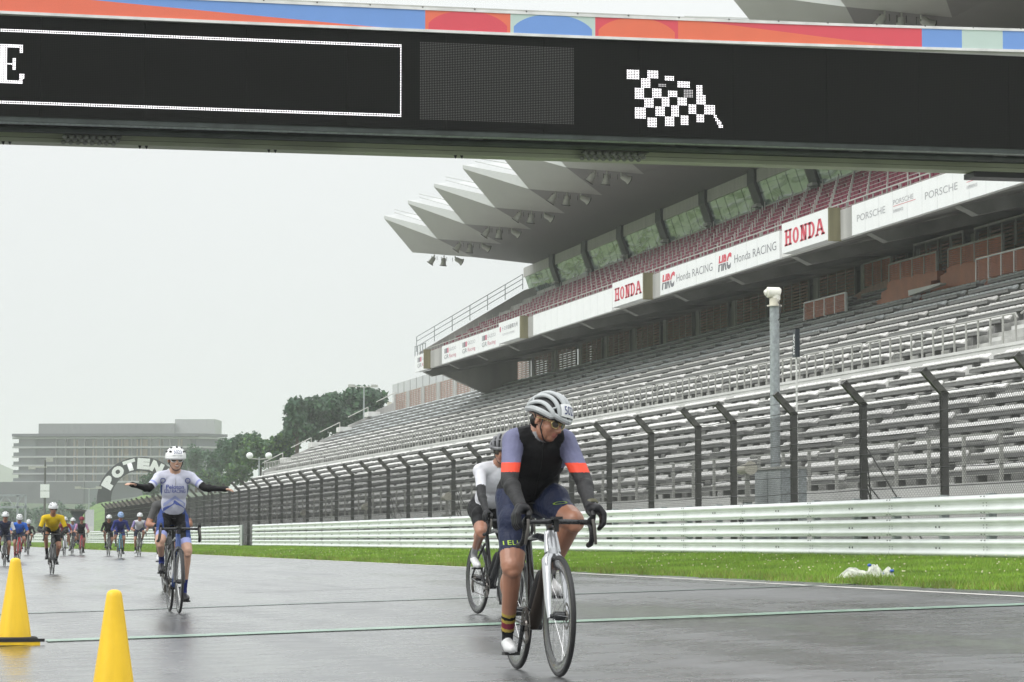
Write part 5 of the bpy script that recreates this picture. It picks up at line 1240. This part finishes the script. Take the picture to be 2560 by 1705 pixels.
def person(X, Y, yaw, label, crank, style, ped, bz, hd=(0, 0, 0), lean=None, arms=None, build=1.0, voxel=.012, hel=('solid', sign_white, None), spec_=(black, black), heads=None, sk='skin', group=None, hipz=None, detail=0, smile=False, legs=None, hsc=1.0, hand=1.0, shw=None, hoody=.205):
    t = thing('person', label, 'cyclist', (X, Y, road_z(X)), (0, 0, -math.pi / 2 + yaw), group=group); B = Body(); w = build
    hz = hipz or bz + .165; H = Vector((-.155, 0, hz)); S = lean or Vector((.20, 0, 1.335 + (bz - .885)))
    sp = (S - H).normalized(); Mt = Matrix((Vector((0, 1, 0)).cross(sp), Vector((0, 1, 0)), sp)).transposed()
    lg = legs or w; P = lambda f, x=0, y=0: H.lerp(S, f) + Mt @ Vector((x, y, 0))
    B.ell('hips', P(.02, -.01), (.125 * w, .165 * w, .13), Mt); B.ell('belly', P(.33, .015), (.118 * w, .150 * w, .17), Mt); B.ell('chest', P(.70, .01), (.122 * w, .168 * w, .19), Mt); B.ell('chest', P(.92, -.02), (.085 * w, .165 * w, .10), Mt)
    sh = {s: S + Vector((.005, s * (shw or .188 * w), -.01)) for s in (1, -1)}
    for s in (1, -1): B.cap('chest', P(.97), sh[s] * .85 + P(.97) * .15, .075 * w, .062 * w)
    Hc = heads or S + Vector((.115, 0, .20)); nb = S + Vector((.0, 0, .035))
    B.cap('neck', nb, Hc + Vector((-.03, 0, -.07)), .066 * w, .057); 
    for s in (1, -1): B.cap('chest', nb + Vector((-.01, s * .03, .0)), sh[s] + Vector((0, 0, .02)), .05 * w, .045 * w)
    Mh = Matrix.Translation(Hc) @ Matrix.Rotation(hd[0], 4, 'Z') @ Matrix.Rotation(hd[1], 4, 'Y') @ Matrix.Rotation(hd[2], 4, 'X'); M3 = Mh.to_3x3(); q = lambda x, y, z: Mh @ Vector((x, y, z))
    B.ell('head', q(-.012, 0, .035), (.098, .078, .092), M3); B.ell('head', q(.022, 0, -.038), (.068, .064, .082), M3); B.ell('head', q(.052, 0, -.088), (.034, .036, .026), M3); B.ell('head', q(.035, 0, .0), (.058, .068, .05), M3)
    for s in (1, -1): B.ell('head', q(.052, s * .036, -.035), (.030, .026, .028), M3); B.ell('head', q(-.012, s * .079, -.018), (.016, .007, .030), M3); B.ell('head', q(.078, s * .030, .018), (.014, .026, .009), M3)
    B.cap('head', q(.088, 0, .004), q(.108, 0, -.034), .0085, .0125, 8); B.ell('head', q(.098, 0, -.040), (.014, .019, .010), M3)
    B.ell('lip', q(.0885, 0, -.061), (.009, .025, .0055), M3); B.ell('lip', q(.086, 0, -.072), (.009, .021, .0065), M3)
    for s in (1, -1):
        ar = (arms or {}).get(s); hoodp = Vector((.575, s * hoody, bz + .055)); fine = voxel < .008; sg = s
        if ar: el, wr = Vector(ar[0]), Vector(ar[1])
        else: wr = hoodp + Vector((-.055, s * .012, .025)); el = ik(sh[s], wr, .300, .262, (-.25, s * (.75 if shw else .42), -.75))
        B.ell('uarm', sh[s] + Vector((0, s * (.012 if not shw else .0), -.012)), (.066 * w, .060 * w, .070 * w)); B.cap('uarm', sh[s], el, .058 * w, .045 * w); B.cap('farm', el, wr, .045 * w, .029 * w); B.ell('farm', el.lerp(wr, .25), (.046 * w, .046 * w, .05 * w))
        if ar:
            d = (wr - el).normalized(); side = Vector((0, 0, 1)).cross(d).normalized(); upv = d.cross(side); pc = wr + d * .045
            B.cap('hand', wr, pc + d * .02, .028, .032); r = .0085 if fine else .0105
            for k in range(4):
                o = side * (.026 - .0175 * k); ln = (.072, .08, .075, .06)[k]; a = pc + d * .035 + o; b_ = a + d * ln * .45 + o * .3; c_ = b_ + d * ln * .35 - upv * ln * .28 + o * .1
                B.chain('finger', [a, b_, c_], [r * 1.1, r, r * .85])
            a = pc + side * .03; B.chain('finger', [a - d * .01, a + side * .022 + d * .022, a + side * .030 + d * .05], [.012, .0105, .009])
        else:
            pc = hoodp + Vector((-.005, s * .018, .022)); M_h = Matrix.Rotation(s * .25, 3, 'X')
            B.ell('hand', pc + Vector((.0, 0, -.002)), (.050 * hand, .030 * hand, .022 * hand), M_h); B.cap('hand', wr, pc, .029, .027)
            r = .0105 * hand
            for k in range(4):
                kn = pc + Vector((.046 - .021 * k, s * (.018 + .003 * k), .004 - .004 * k)); reach = (.026, .018, .010, .004)[k]
                p1 = kn + Vector((.012 + reach * .5, s * .016 * hand, -.024 * hand)); p2 = p1 + Vector((reach * .35, -s * .003, -.034 * hand)); p3 = p2 + Vector((-.006, -s * .014, -.020))
                B.chain('hand', [kn, p1, p2, p3], [r * 1.3, r * 1.12, r, r * .88])
            a = pc + Vector((-.012, -s * .022, -.002)); B.chain('hand', [a, a + Vector((.028, -s * .018, -.016)), a + Vector((.055, -s * .010, -.036))], [.0145, .0125, .0105])
        # leg
        pd = ped[s]; low = pd.z < .27; hip = H + Vector((0, s * .085, -.02)); fx = -.115; ank = pd + Vector((fx, 0, .125 if low else .155)); ank.y = pd.y * .9
        kn = ik(hip, ank, .455, .435, (1, s * .18, .1)); B.ell('thigh', hip + Vector((-.05, s * .0, -.01)), (.110 * lg, .083 * lg, .110 * lg)); B.cap('thigh', hip, kn, .094 * lg, .060 * lg); B.ell('thigh', hip.lerp(kn, .42) + Vector((.015, 0, .02)), (.088 * lg, .080 * lg, .10 * lg))
        B.ell('knee', kn + Vector((.014, 0, .006)), (.050 * lg, .047 * lg, .052 * lg)); B.ell('knee', kn + Vector((.030, 0, -.035)), (.032 * lg, .034 * lg, .030 * lg)); B.cap('shin', kn, ank, .050 * lg, .034 * lg)
        dv = (ank - kn).normalized(); back = Vector((-dv.z, 0, dv.x)); back = back if back.x < 0 else -back
        B.ell('shin', kn.lerp(ank, .30) + back * .024, (.047 * lg, .052 * lg, .105), Matrix((back, Vector((0, 1, 0)), dv)).transposed())
        ft = pd + Vector((.0, 0, .033)); heel = ank + Vector((-.035, 0, -.07)); B.cap('ankle', ank, ank + Vector((-.008, 0, -.05)), .034, .033)
        B.chain('shoe', [heel, heel.lerp(ft, .55) + Vector((0, 0, .006)), ft, ft + Vector((.075, s * .004, -.004))], [.032, .036, .040, .025]); B.chain('sole', [heel - Vector((0, 0, .026)), ft - Vector((0, 0, .027)), ft + Vector((.07, 0, -.022))], [.014, .016, .012])
    body = B.finish('body', t, voxel, style, 3 if voxel < .008 else 2)
    ho = helmet(t, Mh, hel[1], hel[0], number=hel[2], inner=black, sc=hsc)
    if spec_: glasses(t, Mh, spec_[0], spec_[1])
    st = MB()
    for s in (1, -1): st.tube([q(.02, s * .078, .03), q(.022, s * .073, -.05), q(.045, s * .03, -.112), q(.05, 0, -.118)], .0042, 6)
    st.tube([q(-.05, .078, .02), q(.0, .076, -.045)], .0035, 5).tube([q(-.05, -.078, .02), q(.0, -.076, -.045)], .0035, 5); st.build('chin_strap', black, t)
    hr = MB(); hr.ell(q(-.058, 0, -.018), (.045, .066, .05), M3, 12, 8); hr.build('hair', hair_m, t, smooth=True)
    if smile:
        MB().ell(q(.0945, 0, -.0665), (.005, .024, .0055), M3, 10, 6).build('teeth', teeth_m, t, smooth=True)
    return t, body, dict(H=H, S=S, sh=sh, Mh=Mh, P=P)
def simple_style(top, sleeve, arm, shorts, hand, sock, shoe, leg='skin', cuff=.72, face='skin'):
    def f(z, t, p):
        if z in ('head', 'neck', 'lip'): return lip if z == 'lip' else face
        if z in ('chest', 'belly'): return top
        if z == 'hips': return shorts
        if z == 'uarm': return sleeve if t < cuff else arm
        if z == 'farm': return arm
        if z in ('hand', 'finger'): return hand
        if z == 'thigh': return shorts if t < .78 else leg
        if z in ('knee',): return leg
        if z == 'shin': return leg if t < .72 else sock
        if z == 'ankle': return sock
        if z == 'sole': return 'sole'
        return shoe
    return f
# ---- the rider in front
def st_main(z, t, p):
    if z == 'neck' and p[2] < 1.385: return 'sockgrey'
    if z in ('head', 'neck'): return 'skin'
    if z == 'lip': return lip
    if z in ('chest', 'belly'):
        if abs(p[1]) > .135 and p[2] > 1.18: return 'lav'
        return 'black'
    if z == 'hips': return 'black'
    if z == 'uarm':
        return 'lav' if p[2] > 1.205 else ('orange' if p[2] > 1.150 else 'char')
    if z == 'farm': return 'char'
    if z == 'hand': return 'glove'
    if z == 'thigh': return 'navy' if t < .82 else 'skin'
    if z == 'knee': return 'skin'
    if z == 'shin':
        if t < .70: return 'skin'
        k = int((t - .70) / .045); return ('sock_y', 'black', 'sock_y', 'sock_m', 'sock_m', 'sock_y', 'black')[k % 7]
    if z == 'ankle': return 'sock_y' if t < .3 else 'black'
    if z == 'sole': return 'black'
    return 'shoe_w'
mx0, my0 = 3.70, 15.86
bk, pedm, bzm = bicycle(mx0, my0, R(0.8), R(72), 'black and silver racing bicycle ridden by the man in front', carbon, silver, silver, bronze, deep=.058, bz=.865, bottles=(black,), hw_=.187)
lens_m = mat('lens_brown', (.05, .035, .02), .08, spec=.9); gold = mat('gold_frame', (.62, .48, .22), .25, metal=.7)
mp_, mb_, mj = person(mx0, my0, R(.8), 'front cyclist in black gilet and grey-lilac sleeves with orange bands, looking aside', R(72), st_main, pedm, bzm, hd=(R(40), R(20), R(-8)), lean=Vector((.13, -.0, 1.345)), build=1.12, voxel=.0062,
    hel=('ribs', mat('helmet_silver', (.42, .44, .445), .3, coat=.3, var=.04), '5021'), spec_=(gold, lens_m), heads=Vector((.245, .02, 1.45)), legs=1.14, hsc=1.0, hand=1.5, shw=.155, hoody=.187, hipz=1.04, detail=1)
tr = BVHTree.FromPolygons([v.co for v in mb_.data.vertices], [p.vertices for p in mb_.data.polygons])
kn_r = Vector((.18, -.085, .67))
decal('lettering', text_mesh('TELLI', width=.115, height=.026), K['lime'], (.25, -.200, .735), (0, 1, 0), (-.0, 0, 1), tr, mp_)
me = MB(); me.ring((0, 0, 0), (0, 0, 1), .022, .003, 20, 4); m_ = me.mesh('emblem', K['lime']); 
for v in m_.vertices: v.co.x *= 1.5; v.co.y *= .4
decal('emblem', m_, K['lime'], (.30, .115, 1.0), (0, 1, 0), (-.2, 0, 1), tr, mp_, sub=0)
for yy, tx in ((-.255, '7'), (.225, '7')): pass
z_ = poly_mesh([(-.0016, -.20), (.0016, -.20), (.0016, .14), (-.0016, .14)]); decal('zip', z_, K['char'], (.3, 0, 1.22), (0, 1, 0), (0, 0, 1), tr, mp_, sub=4)
# wrist watch
wr_ = Vector((.575, .205, bzm + .055)) + Vector((-.08, .010, .052)); MB().ring(wr_, (.5, 0, -.87), .034, .009, 20, 6, flat=(.5, 1.3)).build('wrist_watch', mat('watch', (.09, .085, .04), .4), mp_, smooth=True)
# ---- the rider with spread arms
def st_r2(z, t, p):
    if z in ('head', 'neck'): return 'pale'
    if z == 'lip': return lip
    if z in ('chest', 'belly'):
        if abs(p[1]) > .136 and p[2] < 1.38: return 'blue'
        return 'jersey'
    if z == 'hips': return 'black' if abs(p[1]) < .10 and p[0] > -.13 else 'blue'
    if z == 'uarm':
        if t < .05: return 'jersey'
        return 'check' if .50 < t < .62 else ('jersey' if t < .74 else 'black')
    if z == 'farm': return 'black'
    if z == 'hand': return 'black'
    if z == 'finger': return 'black' if t < .25 and abs(p[1]) < .50 else 'pale'
    if z == 'thigh': return ('black' if abs(p[1]) < .125 else 'blue') if t < .68 else ('check' if t < .82 else 'pale')
    if z == 'knee': return 'pale'
    if z == 'shin': return 'pale' if t < .72 else 'dkblue'
    if z == 'ankle': return 'dkblue'
    if z == 'sole': return 'sole'
    return 'shoe_b'
x2, y2 = 3.12, 30.58
bk2, ped2, bz2 = bicycle(x2, y2, R(0), R(-62), 'black and teal bicycle under the rider with spread arms', carbon, carbon, bluep, bluep, deep=.035, bz=.90, bottles=(sign_white,), bar=tape_b, aero=0)
p2, b2, j2 = person(x2, y2, R(0), 'smiling cyclist in white and blue jersey riding with both arms spread wide', R(-62), st_r2, ped2, bz2, hd=(R(4), R(4), 0), lean=Vector((.02, 0, 1.475)), build=.92, voxel=.0085, hel=('solid', sign_white, '5023'), spec_=(sign_white, lens_m),
    heads=Vector((.085, 0, 1.655)), hipz=1.05, arms={1: ((.13, .315, 1.345), (.19, .475, 1.335)), -1: ((.13, -.295, 1.335), (.22, -.43, 1.365))}, sk='pale', smile=True)
tr2 = BVHTree.FromPolygons([v.co for v in b2.data.vertices], [p.vertices for p in b2.data.polygons]); ink2 = mat('jersey_ink', (.06, .09, .36), .6)
decal('lettering', text_mesh('Peloton', width=.19, height=.045, offset=.01), ink2, (.3, -.098, 1.335), (0, 1, 0), (0, 0, 1), tr2, p2, off=.004)
decal('lettering', text_mesh('IZU RACING', width=.225, height=.038, offset=.01), ink2, (.3, -.113, 1.292), (0, 1, 0), (0, 0, 1), tr2, p2, off=.004)
for z0, th, m_ in ((1.265, .035, mat('chevron_light', (.33, .37, .62), .6)), (1.215, .038, mat('chevron_mid', (.09, .13, .40), .6))):
    for s in (-1, 1): decal('chevron', poly_mesh([(0, z0 - 1.1), (s * .115, z0 - 1.1 - .085), (s * .115, z0 - 1.1 - .085 - th), (0, z0 - 1.1 - th)][::s]), m_, (.3, 0, 1.1), (0, 1, 0), (0, 0, 1), tr2, p2, sub=5, off=.004)
decal('zip', poly_mesh([(-.002, .02), (.002, .02), (.002, .10), (-.002, .10)]), K['sockgrey'], (.3, 0, 1.345), (0, 1, 0), (0, 0, 1), tr2, p2, sub=3, off=.004)
for s in (-1, 1):
    me = MB(); me.ring((0, 0, 0), (0, 0, 1), .026, .004, 20, 4); decal('emblem', me.mesh('emblem', ink2), ink2, (.3, s * .135, 1.425), (0, 1, 0), (0, 0, 1), tr2, p2, sub=0, off=.003)
# ---- all the other riders
others = [
 # X, Y, yaw, crank, bike label, person label, style, helmet, frame paint
 (5.64, 25.95, 6, -75, 'dark bicycle of the white-shirted rider behind the front man', 'cyclist in white short-sleeved jersey half hidden behind the front rider', ('white', 'white', 'char', 'black', 'glove', 'sockgrey', 'shoe_w'), ('ribs', 'grey'), carbon, .010),
 (4.15, 41.7, 0, 250, 'bicycle mostly hidden behind the rider with spread arms', 'cyclist in dark grey shirt hidden behind the rider with spread arms', ('grey', 'grey', 'skin', 'black', 'glove', 'black', 'shoe_w'), ('solid', 'black'), carbon, .013),
 (3.80, 64.3, 0, 200, 'dark bicycle of the yellow-shirted rider', 'cyclist in bright yellow shirt and black arm warmers with a white helmet', ('yellow', 'yellow', 'char', 'black', 'glove', 'black', 'shoe_b'), ('solid', 'white'), carbon, .013),
 (3.62, 84.9, 0, 290, 'bicycle of the rider at the left edge', 'cyclist with white sleeves and grey chest at the left edge of the picture', ('navy', 'white', 'char', 'navy', 'glove', 'black', 'shoe_b'), ('solid', 'white'), carbon, .017),
 (4.58, 96.4, 1, 110, 'bicycle of the rider in the bright blue shirt', 'cyclist in bright blue shirt with head lowered under a white helmet', ('royal', 'royal', 'skin', 'navy', 'skin', 'maroon', 'shoe_b'), ('solid', 'white'), redp, .017),
 (6.6, 130, 0, 60, 'bicycle of the dark rider right of the blue shirt', 'cyclist in dark clothes riding right behind the bright blue shirt', ('char', 'char', 'char', 'black', 'glove', 'black', 'shoe_b'), ('solid', 'white'), carbon, .02),
 (7.39, 116.7, 0, 20, 'bicycle of the maroon-shirted rider', 'cyclist in maroon shirt just right of the yellow-shirted rider', ('maroon', 'maroon', 'skin', 'black', 'skin', 'white', 'shoe_w'), ('solid', 'white'), silver, .02),
 (8.23, 124.5, 0, 140, 'bicycle of the light blue rider next to the maroon shirt', 'cyclist in light blue shirt between the maroon and the pink rider', ('check', 'check', 'skin', 'navy', 'skin', 'white', 'shoe_b'), ('solid', 'white'), carbon, .02),
 (8.18, 118.2, 0, 270, 'red bicycle of the rider with the maroon helmet', 'cyclist with pink and blue sleeves and a maroon helmet by the marshal hut', ('char', 'pink', 'skin', 'black', 'skin', 'black', 'shoe_b'), ('solid', 'maroon'), redp, .02),
 (8.79, 111.6, 0, 190, 'bicycle of the black-clad rider near the far rail', 'cyclist all in black riding left of the two near the far rail', ('black', 'black', 'black', 'black', 'skin', 'black', 'shoe_b'), ('solid', 'white'), carbon, .02),
 (8.23, 99.4, 0, 310, 'teal bicycle of the navy-clad rider', 'cyclist in dark navy with head down on a teal bicycle', ('dkblue', 'dkblue', 'dkblue', 'dkblue', 'skin', 'black', 'shoe_b'), ('solid', 'check'), teal, .02),
 (9.42, 105.2, 0, 75, 'bicycle of the purple and white rider', 'cyclist in purple and white jersey nearest the spread-arm rider', ('white', 'purple', 'skin', 'navy', 'skin', 'black', 'shoe_w'), ('solid', 'white'), carbon, .02)]
hm = {'grey': mat('helmet_grey', (.16, .16, .17), .3), 'black': mat('helmet_black', (.02, .02, .02), .3), 'white': mat('helmet_white', (.70, .71, .72), .3), 'maroon': K['maroon'], 'check': mat('helmet_blue', (.25, .38, .62), .3)}
for i, (X, Y, yw, cr, bl, pl, stl, he, paint, vx) in enumerate(others):
    det = 1 if i == 0 else 0
    _, pd_, bz_ = bicycle(X, Y, R(yw), R(cr), bl, paint, deep=.05 if i == 0 else .03, detail=det, bz=.885, group='bicycles in the race')
    down = i in (4, 5, 10)
    person(X, Y, R(yw), pl, R(cr), simple_style(*stl), pd_, bz_, hd=(R((-32 if i == 0 else random.uniform(-8, 8))), R(30 if down else 8), 0), voxel=vx, hel=(he[0], hm[he[1]], None), spec_=(black, lens_m), group='cyclists in the race',
        lean=Vector((.25, 0, 1.27)) if i not in (0, 1) else (Vector((.13, .03, 1.375)) if i == 0 else Vector((.26, 0, 1.27))), build=random.uniform(.93, 1.04), hipz=1.03, heads=Vector((.24, .035, 1.545)) if i == 0 else None)
# ------------------------------------------------------------------ damp air
hz = bpy.data.materials.new('haze_air'); hz.use_nodes = True; t = hz.node_tree; t.nodes.clear()
pv = t.nodes.new('ShaderNodeVolumePrincipled'); pv.inputs['Color'].default_value = (.97, .99, .985, 1); pv.inputs['Density'].default_value = .00036; pv.inputs['Anisotropy'].default_value = .2
oo = t.nodes.new('ShaderNodeOutputMaterial'); t.links.new(pv.outputs[0], oo.inputs['Volume'])
MB().box(-950, 1250, -70, 2700, -2.2, 62).build('haze', hz, kind='stuff', label='thin rainy haze hanging over the whole track', cat='haze')
bpy.context.scene.cycles.volume_bounces = 1; bpy.context.scene.cycles.volume_step_rate = 10; bpy.context.scene.cycles.volume_max_steps = 64
bpy.context.scene.cycles.max_bounces = 7; bpy.context.scene.cycles.transparent_max_bounces = 8
